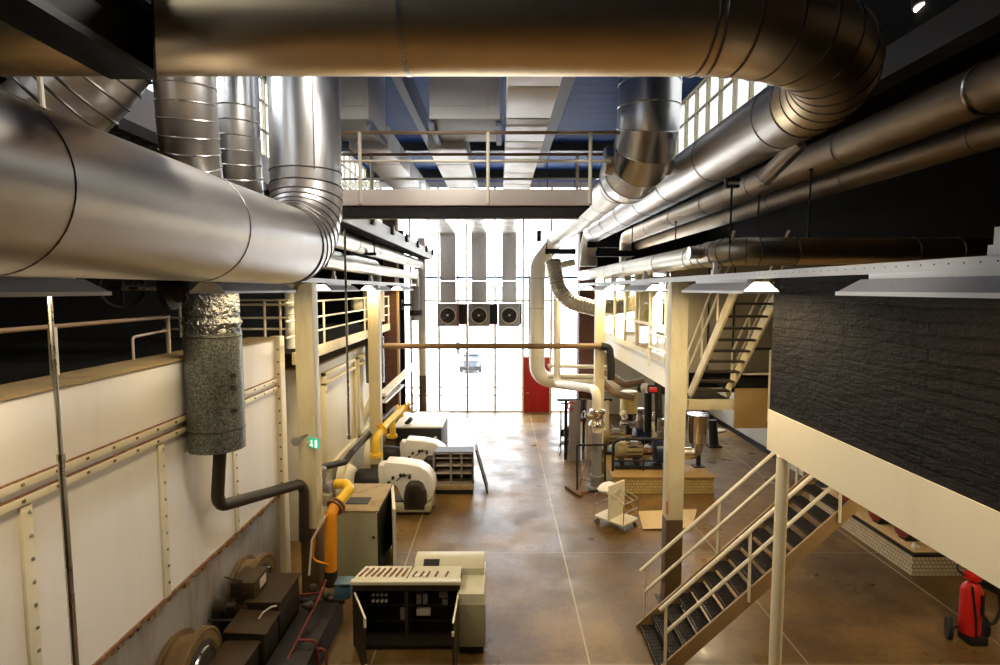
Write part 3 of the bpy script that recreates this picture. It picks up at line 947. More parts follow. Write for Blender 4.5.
# pipes around heaters
for x0, lab in ((-2.1, 'thin oxide red vertical pipe beside the left flat duct at the far wall'), (1.45, 'thin oxide red vertical pipe left of the big cream downpipe')):
    tag(MB().cyl((x0, 28, 3.4 if x0 < 0 else 2.6), (x0, 28, ROOF), .035, seg=10).lathe((x0, 28, 3.5), (0, 0, 1), [(0, .06), (.08, .06)], 10).build('vertical_pipe', 'redpipe'), lab, 'pipe')
tag(MB().tube([(-3.9, 28.6, 5.9), (-3.55, 28.6, 5.9), (-3.55, 28.6, 4.75), (-3.25, 28.6, 4.75)], .03, .08, 4, 8).cyl((-3.9, 28.6, 5.9), (3.9, 28.6, 5.9), .03, seg=8).build('heater_pipe', 'beam'), 'thin grey feed pipe looping round the heaters on the far glazing', 'pipe')

# long brown pipe and post
t = thing('brown_pipe', 'long straight brown pipe spanning the hall between two cream columns', 'pipe', (0, 19, 4.55))
MB().cyl((-4.0, 19.1, 4.55), (3.5, 19.1, 4.55), .10, seg=16).build('run', 'brownpipe', t)
MB().tube([(3.45, 19.1, 4.55), (3.75, 19.1, 4.5), (3.8, 19.0, 3.9), (3.8, 19.0, 3.4)], .13, .15, 4, 14).build('black_bend', 'black', t)
a = at(458, 345, 19.1)
MB().cyl((a.x - .07, 19.1, 4.55), (a.x + .07, 19.1, 4.55), .125, seg=14).cyl((a.x, 19.1, 4.55), (a.x, 19.1, 4.25), .04, seg=8).build('drain_tee', 'brownpipe', t)
a = at(422, 300, 27.8)
t = thing('standpipe', 'brown vertical post pipe standing before the left of the far glazing', 'pipe', (a.x, 27.8, 0))
MB().cyl((a.x, 27.8, 2.2), (a.x, 27.8, 9.0), .19, seg=18).build('upper_pipe', 'beam', t)
MB().cyl((a.x, 27.8, 0), (a.x, 27.8, 2.2), .195, seg=18).build('lower_pipe', 'concrete_brown', t)
t = thing('cable_reel_box', 'small dark box hanging on a chain beside the far end of the silver ducts', 'control box', at(539, 235, 25))
q = at(539, 236, 25.2)
MB().obox(q, (.2, .2, .5)).build('box', 'pumpblue', t, .02)
MB().cyl(q + V((0, 0, .25)), q + V((0, 0, 3.2)), .012, seg=6).build('chain', 'black', t)

# ------------------------------------------------------------------ light rails and fixtures
for side, X, lab in ((1, 3.4, 'right'), (-1, -3.9, 'left')):
    t = thing('light_rail', 'long white perforated rail carrying the lamps along the %s columns' % lab, 'rail', (X, 10, 6.68))
    mb = MB().box(X - .025, X + .025, .2, 26, 6.635, 6.73)
    mb.m(1)
    y = 2.0
    while y < 9:
        mb.cyl((X - side * .0252, y, 6.69), (X - side * .0262, y, 6.69), .008, seg=6)
        y += .14
    mb.build('channel', ['whitefix', 'black'], t)
    for y in ([3.83, 8.9, 13.2, 17] if side > 0 else [9, 13.2, 17, 21]):
        MB().box(X - .05, X + .05, y - .05, y + .05, 6.73, 6.8).box(X - .03, X + .03, y - .03, y + .03, 6.8, 6.92).build('clip', 'whitefix', t)

def fixture(label, X, y0, y1, lit, power=1.0):
    t = thing('fluorescent_fixture', label, 'light fixture', (X, (y0 + y1) / 2, 6.46), 'trough lights on the rails')
    MB().box(X - .06, X + .06, y0 + .3, y1 - .2, 6.588, 6.6355).build('housing', 'whitefix', t, .006)
    def trough(a, b, mt, nm):
        P = [(-.09, 6.588), (.09, 6.588), (.22, 6.472), (-.22, 6.472)]
        mb = MB()
        mb.loft([[V((X + q[0], a, q[1])) for q in P], [V((X + q[0], b - (.14 if nm == 'reflector' and q[1] > 6.5 else 0), q[1])) for q in P]])
        mb.build(nm, mt, t)
    trough(y0, y0 + .03, 'glow' if lit else 'cream_pale', 'end_cap')
    trough(y0 + .03, y1, 'greyfix', 'reflector')
    MB().box(X - .235, X - .215, y0, y1, 6.44, 6.476).box(X + .215, X + .235, y0, y1, 6.44, 6.476).box(X - .215, X + .215, y0, y0 + .02, 6.44, 6.476).box(X - .215, X + .215, y1 - .02, y1, 6.44, 6.476).build('lip', 'whitefix', t)
    for dx in (-.09, .09):
        MB().cyl((X + dx, y0 + .1, 6.472), (X + dx, y1 - .1, 6.472), .016, seg=8).build('tube', 'glow_dim', t)
    L = bpy.data.lights.new('tube_light', 'AREA')
    L.shape = 'RECTANGLE'
    L.size, L.size_y = .36, (y1 - y0) * .95
    L.energy = LAMP * power
    L.color = (1, .76, .42)
    lo = bpy.data.objects.new('tube_light', L)
    COL.objects.link(lo)
    lo.parent = t
    lo.location = (0, 0, -.022)
LAMP = 112
for y0, y1, lit, lab in ((2.6, 5.3, 0, 'grey trough light nearest on the right rail, in front of the dark brick wall'),
                         (7.3, 9.8, 1, 'grey trough light with glowing end above the steep ship stair'),
                         (12.2, 14.6, 1, 'trough light with glowing end on the right rail just beyond the nearest right column'),
                         (17.1, 19.5, 1, 'trough light with glowing end furthest along the right rail before the second column'),
                         (21.6, 24, 1, 'short bright trough light at the far end of the right rail, past the second column')):
    fixture(lab, 3.4, y0, y1, lit, 1 if lit else .3)  # unlit near trough keeps some power, added to brighten the slab edge
for y0, y1, lit, lab in ((2.6, 5.3, 0, 'grey trough light nearest on the left, under the huge grey duct'),
                         (7.47, 10.1, 0, 'grey trough light in front of the near speckled cylinder top'),
                         (12.2, 14.7, 1, 'glowing trough light just beyond the first left column'),
                         (16.6, 19.2, 1, 'glowing trough light in front of the far speckled cylinder'),
                         (21.2, 23.8, 1, 'glowing trough light furthest along the left rail')):
    fixture(lab, -3.9, y0, y1, lit, .7 if y0 < 5 else (.55 if y0 < 9 else 1))

# ------------------------------------------------------------------ boilers
BX = -4.9
t = thing('boiler', 'long white panelled boiler filling the near left side, rusty lower edge', 'boiler', (BX, 8, 0))
MB().box(-9.4, BX, 1.0, 12.35, 1.99, 5.41).build('casing', 'boiler', t)
MB().box(-9.3, BX - .02, 1.0, 12.3, 0, 1.99).build('base', 'boiler_base', t)
MB().box(-5.55, BX + .03, 1.0, 12.35, 5.41, 5.44).build('top_ledge', 'ledge', t)
MB().box(-9.4, -5.55, 1.0, 12.35, 5.41, 5.43).build('roof_plate', 'shade_black', t)  # near-black plate stands in for the darkness behind the railing
mb = MB()
mb.box(BX, BX + .03, 1.0, 12.3, 1.95, 2.0)
for i in range(60):
    y = 1.2 + i * .185
    mb.obox((BX + .012, y + random.uniform(-.06, .06), 1.945 + random.uniform(-.03, .02)), (.03, random.uniform(.06, .2), random.uniform(.03, .08)))
mb.build('rusty_edge', 'rust', t)
for z in (4.30, 4.47):
    bt = MB().box(BX, BX + .05, 1.0, 12.1, z, z + .085).build('batten', 'cream_pale', t, .008)
    mb = MB().box(BX, BX + .035, 1.0, 12.1, z + .085, z + .1)
    for i in range(24):
        mb.obox((BX + .05, 1.5 + i * .45, z + .045), (.02, .04, .03))
    mb.build('batten_rust', 'rust', bt)
for y in (5.6, 7.9, 10.1):
    mb = MB().box(BX, BX + .035, y - .07, y + .07, 2.0, 4.28)
    rib = mb.build('rib', 'cream_pale', t, .006)
    mb = MB()
    for i in range(9):
        mb.lathe((BX + .035, y + .03, 2.2 + i * .25), (1, 0, 0), [(0, .022), (.012, .018), (.016, .004)], 8)
    mb.build('rib_bolts', 'steel', rib)
MB().box(BX - .1, BX + .12, 12.1, 12.36, 0, 5.47).build('corner_post', 'cream_pale', t, .01)
mb = MB()
for i in range(12):
    mb.box(BX + .05, BX + .09, 12.09, 12.1, 2.2 + i * .27, 2.24 + i * .27)
mb.build('corner_bolts', 'rust', t)
# railing on top
t = thing('guard_railing', 'brown topped railing on the ledge of the near white boiler', 'railing', (-5.5, 6, 5.44))
MB().cyl((-5.5, 1, 6.04), (-5.5, 9.3, 6.04), .03, seg=10).build('top_rail', 'railbrown', t)
for y in (3.9, 6.86, 9.25):
    MB().cyl((-5.5, y, 5.44), (-5.5, y, 6.03), .05 if y < 8 else .035, seg=10).build('post', 'railwhite', t)
MB().tube([(-5.5, 8.35, 5.44), (-5.5, 8.35, 5.78), (-5.5, 9.2, 5.82)], .02, .06, 4, 8).build('hoop', 'beam', t)

# second boiler
t = thing('boiler', 'second cream boiler further along the left behind the white burners', 'boiler', (BX, 18, 0))
MB().box(-9.2, BX, 14.0, 22.8, 0, 4.45).build('casing', 'cream_pale', t, .02)
MB().box(-9.2, BX + .05, 13.98, 22.85, 4.45, 4.5).build('top_ledge', 'ledge', t)
mb = MB()
for y0, y1 in ((15.2, 18.6), (18.9, 22.3)):
    mb.box(BX, BX + .1, y0, y0 + .12, 1.4, 4.2).box(BX, BX + .1, y1 - .12, y1, 1.4, 4.2).box(BX, BX + .1, y0, y1, 4.1, 4.2).box(BX, BX + .1, y0, y1, 1.4, 1.5).box(BX, BX + .1, y0, y1, 3.85, 3.92)
mb.build('panel_frame', 'cream', t, .008)
MB().box(BX, BX + .06, 14.0, 14.25, 0, 4.45).build('corner_post', 'cream', t)
MB().box(BX, BX + .03, 14.6, 14.85, 2.4, 2.9).build('label_plate', 'label_white', t)

# platform between / along boilers with railing
WX = -4.6
t = thing('access_platform', 'cream edged platform with triple railings above the second boiler', 'platform', (WX, 16, 4.8))
MB().box(WX - .06, WX + .02, 12.45, 23.3, 4.8, 5.08).build('edge_beam', 'cream', t, .01)
MB().box(-9.5, WX - .06, 12.45, 23.3, 4.95, 5.05).build('deck', 'shade_black', t)
for z in (6.2, 5.8, 5.45):
    MB().cyl((WX, 12.0, z), (WX, 23.2, z), .026, seg=10).build('rail', 'railwhite', t)
for y in (12.6, 14.6, 16.8, 19.0, 21.2, 23.1):
    MB().cyl((WX, y, 4.85), (WX, y, 6.2), .03, seg=10).build('post', 'railwhite', t)
t = thing('guard_railing', 'cream railing crossing behind the near speckled cylinder over the white boiler', 'railing', (-6, 12.4, 5.44))
for z in (6.25, 6.15, 5.85, 5.6):
    MB().cyl((-7.6, 12.6, z), (-4.75, 12.6, z), .024, seg=8).build('rail', 'railwhite', t)
for x in (-7.2, -6.5, -6.2, -5.3, -4.95):
    MB().cyl((x, 12.6, 5.0), (x, 12.6, 6.25), .028, seg=8).build('post', 'railwhite', t)
a = at(287, 300, 13.4)
tag(MB().cyl((a.x, 13.6, 5.06), (a.x, 13.6, 8.2), .13, seg=16).ring((a.x, 13.6, 5.9), (0, 0, 1), .135, .02, 16).build('vent_pipe', 'white'), 'short white vertical pipe standing behind the railings left of the first left column', 'pipe')

# speckled silencers
def silencer(label, x, y, r, z0, z1, pathpts, drain_r, drainmat):
    t = thing('silencer', label, 'silencer', (x, y, z0))
    k = (z1 - z0)
    MB().lathe((x, y, z0), (0, 0, 1), [(0, r * .9), (.0, r), (k * .16, r * 1.01), (k, r)], 40).build('body', 'speckle', t)
    MB().ring((x, y, z0 + k * .18), (0, 0, 1), r * 1.005, .012, 40).build('body_band', 'dark', t)
    MB().ring((x, y, z1 - .05), (0, 0, 1), r * 1.005, .012, 40).build('body_band', 'dark', t)
    MB().tube(pathpts, drain_r, .25, 5, 14).build('drain_pipe', drainmat, t)
    return t
sx, sy = -4.5, 8.75
P = [V((-4.45, 8.75, 4.05)), at(217, 507, 8.75), at(300, 484, 10.9), at(304, 490, 10.95), at(304, 540, 11.0)]
t = silencer('big grey speckled cylinder hanging before the near white boiler, foil on top', sx, sy, .415, 3.98, 5.82, P, .10, 'dark')
mb = MB()
R = []
for z, r in ((5.82, .41), (5.9, .40), (5.98, .43), (6.06, .38), (6.14, .40), (6.4, .385), (6.9, .385)):
    R.append([V((sx + (r + random.uniform(-.014, .014)) * math.cos(2 * PI * j / 36), sy + (r + random.uniform(-.014, .014)) * math.sin(2 * PI * j / 36), z + random.uniform(-.012, .012))) for j in range(36)])
mb.loft(R)
mb.build('foil_wrap', 'foil', t)
MB().cyl((sx, sy, 6.85), (sx, sy, 7.0), .35, seg=24).cyl((sx, sy, 7.0), (-6.6, sy + .1, 7.0), .22, seg=20).build('inlet_pipe', 'dark', t)
for z in (5.15, 4.95, 4.6):
    MB().box(sx + .36, sx + .45, sy - .24, sy - .16, z, z + .06).build('latch', 'dark', t)
MB().lathe((sx - .35, sy + .35, 5.05), (-.4, 1, 0), [(0, .1), (.02, .2), (.1, .2), (.14, .1)], 16).build('flange', 'rust', t)
P = [V((-4.5, 20.0, 3.2)), at(376, 392, 20), at(358, 432, 20), at(351, 450, 20), at(351, 482, 20)]
t = silencer('smaller grey speckled cylinder hanging on the cream pipe before the second boiler', -4.5, 20, .33, 3.15, 4.8, P, .14, 'cream_pale')
MB().cyl((-4.5, 20, 4.8), (-4.5, 20, 5.35), .28, seg=22).build('neck', 'greyfix', t)
MB().cyl((-4.5, 20, 5.35), (-4.5, 20, 6.45), .37, seg=26).build('cream_pipe', 'cream_pale', t)
MB().lathe((-4.85, 19.8, 5.95), (-1, -.25, 0), [(0, .18), (.12, .26), (.3, .26), (.36, .2), (.40, .1)], 20).build('side_cap', 'cream_pale', t)
MB().box(-4.42, -4.3, 19.69, 19.74, 4.9, 5.3).build('sticker', M['green'], t)
a = at(352, 359, 19.5)
tag(MB().lathe(a + V((-.15, 0, 0)), (1, 0, 0), [(0, .1), (.02, .2), (.06, .2), (.08, .12), (.3, .12), (.32, .2), (.36, .2), (.38, .1)], 14).cyl(a, a + V((0, -.3, 0)), .05, seg=8).build('valve', 'rust'), 'small rusty valve left of the smaller speckled cylinder', 'valve')
# valve with handwheel in the dark
t = thing('gate_valve', 'dark handwheel valve in the shadow behind the near speckled cylinder', 'valve', at(120, 290, 9))
q = at(122, 288, 9.0)
MB().ring(q, (.8, -.6, 0), .32, .03, 28).bar(q + V((0, 0, -.3)), q + V((0, 0, .3)), .03, .03).cyl(q + V((-.25, 0, 0)), q + V((.25, 0, 0)), .02, seg=6).build('handwheel', 'black', t)
MB().cyl(q, q + V((.7, .3, 0)), .06, seg=10).build('spindle', 'steel', t)
MB().lathe(q + V((.5, .3, 0)), (1, .1, 0), [(0, .2), (.05, .36), (.15, .36), (.2, .25), (.7, .25), (.75, .36), (.85, .36)], 20).build('body', 'dark', t)

# suspended rods
a, b = at(53, 274, 5.1), at(78, 668, 5.1)
tag(MB().cyl((-4.1, 5.1, 6.62), (-4.08, 5.1, 4.9), .022, seg=8).cyl((-4.08, 5.1, 4.93), (-4.06, 5.1, 2.2), .03, seg=8).cyl((-4.08, 5.1, 4.9), (-4.08, 5.1, 4.97), .036, seg=8).build('hanging_rod', 'steel'), 'thin vertical steel rod hanging in front of the white boiler', 'rod')
tag(MB().cyl((-2.36, 8.6, 7.4), (-2.36, 8.6, 4.2), .018, seg=8).lathe((-2.36, 8.6, 4.15), (0, 0, 1), [(0, .01), (.02, .03), (.08, .03)], 8).build('hanging_rod', 'steel'), 'thin vertical rod hanging from the elbow of the huge grey duct', 'rod')

# emergency exit sign
a = at(314, 443, 11.05)
t = thing('exit_sign', 'small green lit emergency exit sign on the first left column', 'sign', a)
from mathutils import Euler
def signbox(mb, dx, dz, w, h, dy):
    R = Euler((0, 0, -.55)).to_matrix()
    c = a + R @ V((dx, dy, dz))
    mb.obox(c, (w, .02 if dy > -.02 else .006, h), (0, 0, -.55))
mb = MB()
signbox(mb, 0, 0, .30, .2, 0)
mb.build('panel', 'green', t)
mb = MB()
signbox(mb, .09, 0, .06, .15, -.03)
signbox(mb, -.04, .045, .03, .03, -.03)
signbox(mb, -.04, 0, .025, .07, -.03)
signbox(mb, -.07, -.05, .06, .02, -.03)
signbox(mb, -.02, -.05, .02, .06, -.03)
mb.build('pictogram', 'exitwhite', t)
MB().box(a.x - .15, a.x - .02, 11.05, 11.13, a.z - .01, a.z + .01).build('bracket', 'cream', t)
a = at(296, 440, 11.0)
tag(MB().lathe(V((a.x - .05, 11.0, a.z)), (.6, -.8, 0), [(0, .04), (.05, .07), (.16, .09), (.17, .03)], 14).bar((a.x - .05, 11.0, a.z), (a.x + .2, 11.15, a.z + .08), .03, .03).build('alarm_horn', 'greyfix'), 'small grey horn on an arm left of the exit sign', 'horn')

# ------------------------------------------------------------------ near burners (dark, bottom left)
def drum(label, y, z):
    t = thing('burner_drum', label, 'drum', (BX, y, z), 'flanged drums on the near boiler')
    MB().lathe((BX, y, z), (1, 0, 0), [(0, .60), (.06, .62), (.07, .54), (.32, .54), (.33, .66), (.40, .66), (.41, .5)], 48).build('shell', 'drum', t)
    MB().ring((BX + .40, y, z), (1, 0, 0), .62, .022, 48).build('rim', 'drum', t)
    MB().lathe((BX + .40, y, z), (1, 0, 0), [(0, .5), (.03, .44), (.06, .36), (.09, .3)], 28).build('cone', 'dark', t)
    MB().ring((BX + .46, y, z), (1, 0, 0), .38, .035, 32).build('bright_ring', 'stainless', t)
drum('ochre flanged drum at the very bottom left corner', 8.0, .72)
drum('ochre flanged drum further along the base of the white boiler', 10.2, .82)
t = thing('burner_casing', 'dark brown casing with grey control box in front of the far ochre drum', 'burner', (-4.1, 9.8, 0))
MB().box(-4.40, -3.83, 9.32, 10.28, .25, 1.07).build('casing', 'dark', t, .02)
MB().box(-4.43, -3.80, 9.29, 10.3, 1.07, 1.1).build('cover_plate', 'plate', t, .006)
MB().box(-4.71, -4.28, 9.38, 9.98, 1.105, 1.4).build('control_box', 'plate', t, .02)
MB().box(-4.279, -4.27, 9.6, 9.85, 1.18, 1.34).build('label_plate', 'beam', t)
MB().box(-4.66, -4.5, 9.365, 9.38, 1.17, 1.34).build('front_plate', 'dark', t)
for x in (-4.3, -3.9):
    MB().box(x - .05, x + .05, 9.4, 10.2, 0, .25).build('foot', 'black', t)
t = thing('burner_casing', 'dark brown casing with open lid plate between the two ochre drums', 'burner', (-4.1, 9.0, 0))
MB().box(-4.44, -3.83, 8.70, 9.25, .25, .88).build('casing', 'dark', t, .02)
MB().obox((-4.14, 8.97, .94), (.7, .6, .03), (.06, .05, 0)).build('cover_plate', 'plate', t, .006)
MB().tube([(-4.05, 9.0, .98), (-4.0, 9.05, 1.06), (-3.9, 9.15, 1.1), (-3.85, 9.25, 1.06)], .016, .05, 4, 8).build('cable', 'beam', t)
MB().box(-4.4, -3.87, 8.75, 9.2, 0, .25).build('foot', 'black', t)
t = thing('burner_casing', 'dark brown casing nearest the camera in front of the bottom left drum', 'burner', (-4.1, 8.2, 0))
MB().box(-4.42, -3.9, 7.6, 8.63, .25, .8).build('casing', 'dark', t, .02)
MB().box(-4.45, -3.87, 7.57, 8.65, .8, .83).build('cover_plate', 'plate', t, .006)
MB().box(-4.38, -3.95, 7.7, 8.55, 0, .25).build('foot', 'black', t)
t = thing('servo_motor', 'small dark greasy servo motor with spindle above the near drums', 'motor', (-4.75, 9.1, .9))
MB().lathe((-4.86, 9.12, 1.12), (1, .1, 0), [(0, .06), (.02, .12), (.2, .12), (.22, .06), (.36, .05)], 16).build('body', 'dark', t)
MB().cyl((-4.88, 8.95, .98), (-4.3, 9.0, .96), .02, seg=8).cyl((-4.85, 9.5, 1.44), (-4.5, 9.4, 1.42), .014, seg=8).build('spindle', 'dark', t)
MB().box(-4.84, -4.7, 9.0, 9.22, 0, 1.04).build('mount', 'black', t)
# tangle of small gas piping beside
t = thing('pipe_manifold', 'tangle of dark small bore pipes with copper lines beside the dark casings', 'pipework', (-3.2, 9.5, 0))
MB().tube([at(285, 664, 8.6), at(318, 600, 9.8), at(326, 580, 10.6)], .018, .1, 3, 10).build('long_pipe', 'redpipe', t)
for k, (pp, r) in enumerate((([at(297, 640, 9), at(315, 640, 9), at(320, 665, 9)], .022), ([at(300, 652, 9), at(325, 648, 9), at(327, 668, 9)], .02), ([at(300, 595, 10.4), at(325, 592, 10.4), at(333, 600, 10.4), at(332, 640, 10.2)], .02))):
    MB().tube(pp, r, .08, 4, 8).build('copper_line', 'redpipe', t)
MB().tube([at(300, 600, 10.4), at(345, 600, 10.4)], .07, .1, 3, 10).build('header', 'dark', t)
mb = MB()
for k in range(9):
    q = at(random.uniform(292, 332), random.uniform(585, 650), random.uniform(9.6, 10.6))
    mb.lathe(q, (random.uniform(-1, 1), random.uniform(-1, 1), random.uniform(-.5, .5)), [(0, .05), (.03, .08), (.1, .08), (.14, .04), (.22, .04)], 10)
mb.build('fittings', 'dark', t)
MB().box(-3.75, -3.1, 8.0, 10.6, 0, .5).build('skid', 'black', t)
tag(MB().obox(at(344, 590, 10.0), (.28, .3, .2)).obox(at(344, 580.5, 10.0), (.29, .31, .02)).build('junction_box', 'blue', None, .012), 'small petrol blue junction box left of the open console', 'junction box')
tag(MB().tube([at(313, 500, 11.6), at(312, 545, 11.4), at(309, 570, 11.3)], .05, .1, 3, 10).lathe(at(309, 568, 11.3), (0, 0, -1), [(0, .05), (.02, .11), (.3, .11), (.32, .05)], 12).build('drain_line', 'dark'), 'dark vertical drain line left of the big orange gas pipe', 'pipe')

# ------------------------------------------------------------------ gas trains
t = thing('gas_pipe', 'big orange gas pipe rising with a red flange, behind the tall grey green cabinet', 'gas pipe', at(330, 570, 11.0))
MB().tube([at(331, 572, 11.0), at(331, 514, 11.0), at(336, 505, 11.15)], .115, .15, 4, 20).build('lower_leg', 'orange', t)
MB().tube([at(333, 509, 11.1), at(350, 489, 11.6), at(346, 484, 12.0), at(336, 484, 12.1)], .105, .15, 5, 18).build('upper_leg', 'yellow', t)
q = at(336, 506, 11.16)
ax = (at(350, 489, 11.6) - at(333, 509, 11.1)).normalized()
MB().lathe(q - ax * .05, ax, [(0, .12), (.0, .19), (.035, .19), (.04, .13), (.06, .13), (.065, .19), (.1, .19), (.1, .12)], 22).build('flange', 'rust', t)
MB().cyl(at(331, 570, 11.0), at(331, 585, 11.0), .13, seg=14).build('foot_valve', 'dark', t)
t = thing('gas_valve', 'grey gas valve with orange stub pipe at the first left column', 'valve', at(322, 488, 11.9))
MB().cyl(at(300, 487, 11.9), at(316, 487, 11.9), .09, seg=14).build('stub_pipe', 'orange', t)
q = at(323, 487, 11.95)
MB().lathe(q + V((-.16, 0, 0)), (1, 0, 0), [(0, .1), (.02, .15), (.06, .15), (.07, .1), (.3, .1), (.31, .15), (.36, .15)], 16).cyl(q, q + V((0, 0, .3)), .06, seg=12).lathe(q + V((0, 0, .22)), (0, 0, 1), [(0, .09), (.2, .09), (.24, .04)], 12).build('body', 'greyfix', t)
MB().obox(at(324, 499, 11.8), (.3, .22, .24)).build('actuator', 'greygreen', t, .02)
MB().cyl(at(297, 481, 11.8), at(322, 481, 11.8), .07, seg=12).build('pilot_pipe', 'greyfix', t)
t = thing('impulse_line', 'thin orange and white bent tubes beside the big orange gas pipe', 'tubing', at(315, 560, 11))
MB().tube([at(327, 515, 10.9), at(315, 535, 10.9), at(312, 560, 10.9), at(330, 565, 10.9)], .022, .15, 5, 8).build('orange_tube', 'orange', t)
MB().tube([at(325, 517, 10.85), at(312, 540, 10.85), at(309, 575, 10.85)], .022, .15, 5, 8).build('white_tube', 'cream_pale', t)

def gas_train(label, pts, r, fl, Y):
    t = thing('gas_pipe', label, 'gas pipe', pts[0])
    MB().tube(pts, r, .2, 5, 16).build('pipe', 'yellow', t)
    for (q, ax) in fl:
        MB().lathe(q - V(ax).normalized() * .04, ax, [(0, r), (.0, r * 1.7), (.03, r * 1.7), (.05, r * 1.2), (.06, r * 1.7), (.09, r * 1.7), (.09, r)], 18).build('flange', 'yellow', t)
    return t
p1 = [at(376, 458, 16.6), at(376, 438, 16.6), at(386, 425, 17.6), at(399, 412, 18.8)]
gas_train('yellow gas pipe leading down to the nearer white burner', p1, .115, [(at(376, 455, 16.6), (0, 0, 1)), (at(382, 429, 17.2), (.6, .6, .5))], 16.6)
p2 = [at(393, 438, 18.9), at(392, 420, 18.9), at(398, 414, 19.3), at(404, 409, 20)]
gas_train('yellow gas pipe leading down to the farther white burner', p2, .11, [(at(392, 436, 18.9), (0, 0, 1)), (at(399, 413, 19.3), (.6, .5, .4))], 19)
t = thing('gas_valve', 'yellow valve cluster where the two far yellow gas pipes meet', 'valve', at(404, 410, 20))
q = at(405, 410, 20.0)
MB().lathe(q + V((-.3, 0, 0)), (1, .2, .2), [(0, .1), (.02, .2), (.08, .2), (.1, .13), (.4, .13), (.42, .2), (.5, .2)], 16).build('body', 'yellow', t)
MB().ring(q + V((.3, -.1, .1)), (.5, -1, .2), .16, .025, 18).build('handwheel', 'rust', t)

# grey lagging pipes against the second boiler
tag(MB().tube([at(318, 468, 14.2), at(345, 462, 15.2), at(352, 452, 15.6), at(395, 408, 20.5)], .09, .2, 4, 12).build('slanting_pipe', 'dark'), 'dark slanting pipe running along the lower face of the second boiler', 'pipe')

# white burners
def burner(label, cx, y, z):
    t = thing('gas_burner', label, 'burner', (cx, y, 0), 'white gas burners of the second boiler')
    # volute: outline in x,z extruded along y
    out = [(-.80, -.12), (-.80, .44), (-.72, .56), (-.2, .52), (.25, .44), (.5, .28), (.66, .05), (.7, -.2), (.64, -.45), (.48, -.64), (.25, -.74), (.0, -.74), (-.2, -.62), (-.32, -.36), (-.42, -.14)]
    P = [(cx + u, z + v) for u, v in out]
    MB().prism(P, 'y', y - .32, y + .34).build('volute', 'white', t, .05)
    # dark motor on the camera side
    mb = MB()
    R = []
    for u, k in ((0, 1.0), (.16, 1.0), (.26, .85)):
        R.append([V((cx + .13 + q[0] * k, y - .32 - u, z - .38 + q[1] * k)) for q in ((-.32, -.42), (.34, -.42), (.34, .1), (.24, .34), (.1, .42), (-.12, .42), (-.24, .3), (-.30, .05))])
    mb.loft(R)
    mb.build('motor_cover', 'dark', t, .03)
    mb = MB()
    for k in range(5):
        mb.box(cx + .0 + k * .06, cx + .02 + k * .06, y - .6, y - .57, z - .68, z - .2)
    mb.build('cooling_slots', 'black', t)
    mb = MB()
    for (u, v) in ((-.5, .12), (-.28, .2), (-.18, .2), (-.02, .14), (-.62, -.02)):
        mb.cyl((cx + u, y - .33, z + v), (cx + u, y - .4, z + v), .045, seg=10)
    mb.tube([(cx - .4, y - .36, z + .02), (cx - .22, y - .37, z + .18), (cx + .02, y - .36, z + .22)], .016, .05, 3, 6)
    mb.build('linkage', 'dark', t)
    MB().box(cx - .95, cx - .78, y - .25, y + .25, z - .4, z + .45).build('hinge_flange', 'white', t, .02)
    MB().lathe((cx - 1.65, y, z - .1), (1, 0, 0), [(0, .3), (.1, .36), (.5, .36), (.72, .3)], 20).build('throat', 'black', t)
    MB().lathe((cx - 2.1, y, z - .1), (1, 0, 0), [(0, .6), (.12, .62), (.2, .62), (.22, .5), (.4, .4), (.45, .3)], 36).build('mounting_flange', 'cream_pale', t)
    MB().box(cx - .7, cx + .6, y - .55, y + .3, .1, .3).build('stand', 'greygreen', t, .01)
    for x in (cx - .6, cx + .5):
        MB().box(x - .05, x + .05, y - .5, y - .4, 0, .1).box(x - .05, x + .05, y + .1, y + .2, 0, .1).build('foot', 'black', t)
    MB().box(cx - .6, cx - .2, y - .3, y + .2, .3, z - .6).build('pedestal', 'black', t)
burner('nearer of two white gas burners, behind the tall grey green cabinet', -2.6, 16.2, .93)
burner('farther of two white gas burners, next to the open rack', -2.45, 18.9, .85)

# ------------------------------------------------------------------ cabinets
t = thing('control_cabinet', 'tall grey green cabinet with an open edge behind the console', 'cabinet', (-3, 12, 0))
x0, x1, y0, y1, h = -3.75, -2.72, 12.0, 13.7, 1.6
MB().box(x0, x1, y0, y1, .08, h).build('body', 'greygreen', t, .012)
MB().box(x0 - .02, x1 + .03, y0 - .02, y1 + .02, h, h + .035).build('top_plate', 'ledge', t, .006)
MB().box(x0 + .25, x0 + .75, y0 + .35, y0 + .75, h + .036, h + .05).build('top_opening', 'black', t)
MB().box(x1, x1 + .02, y0 + .05, y1 - .05, .15, h - .05).build('dark_side', 'black', t)
MB().bar((x1 + .02, y1, h / 2 + .05), (x1 + .36, y0 + .15, h / 2 + .05), .07, h - .1).build('door', 'beigecab', t)
MB().box(x1 - .1, x1 - .05, y0 - .03, y0, 1.0, 1.05).build('latch', 'black', t)
MB().box(x0 + .05, x1 - .05, y0 + .05, y1 - .05, 0, .08).build('plinth', 'black', t)

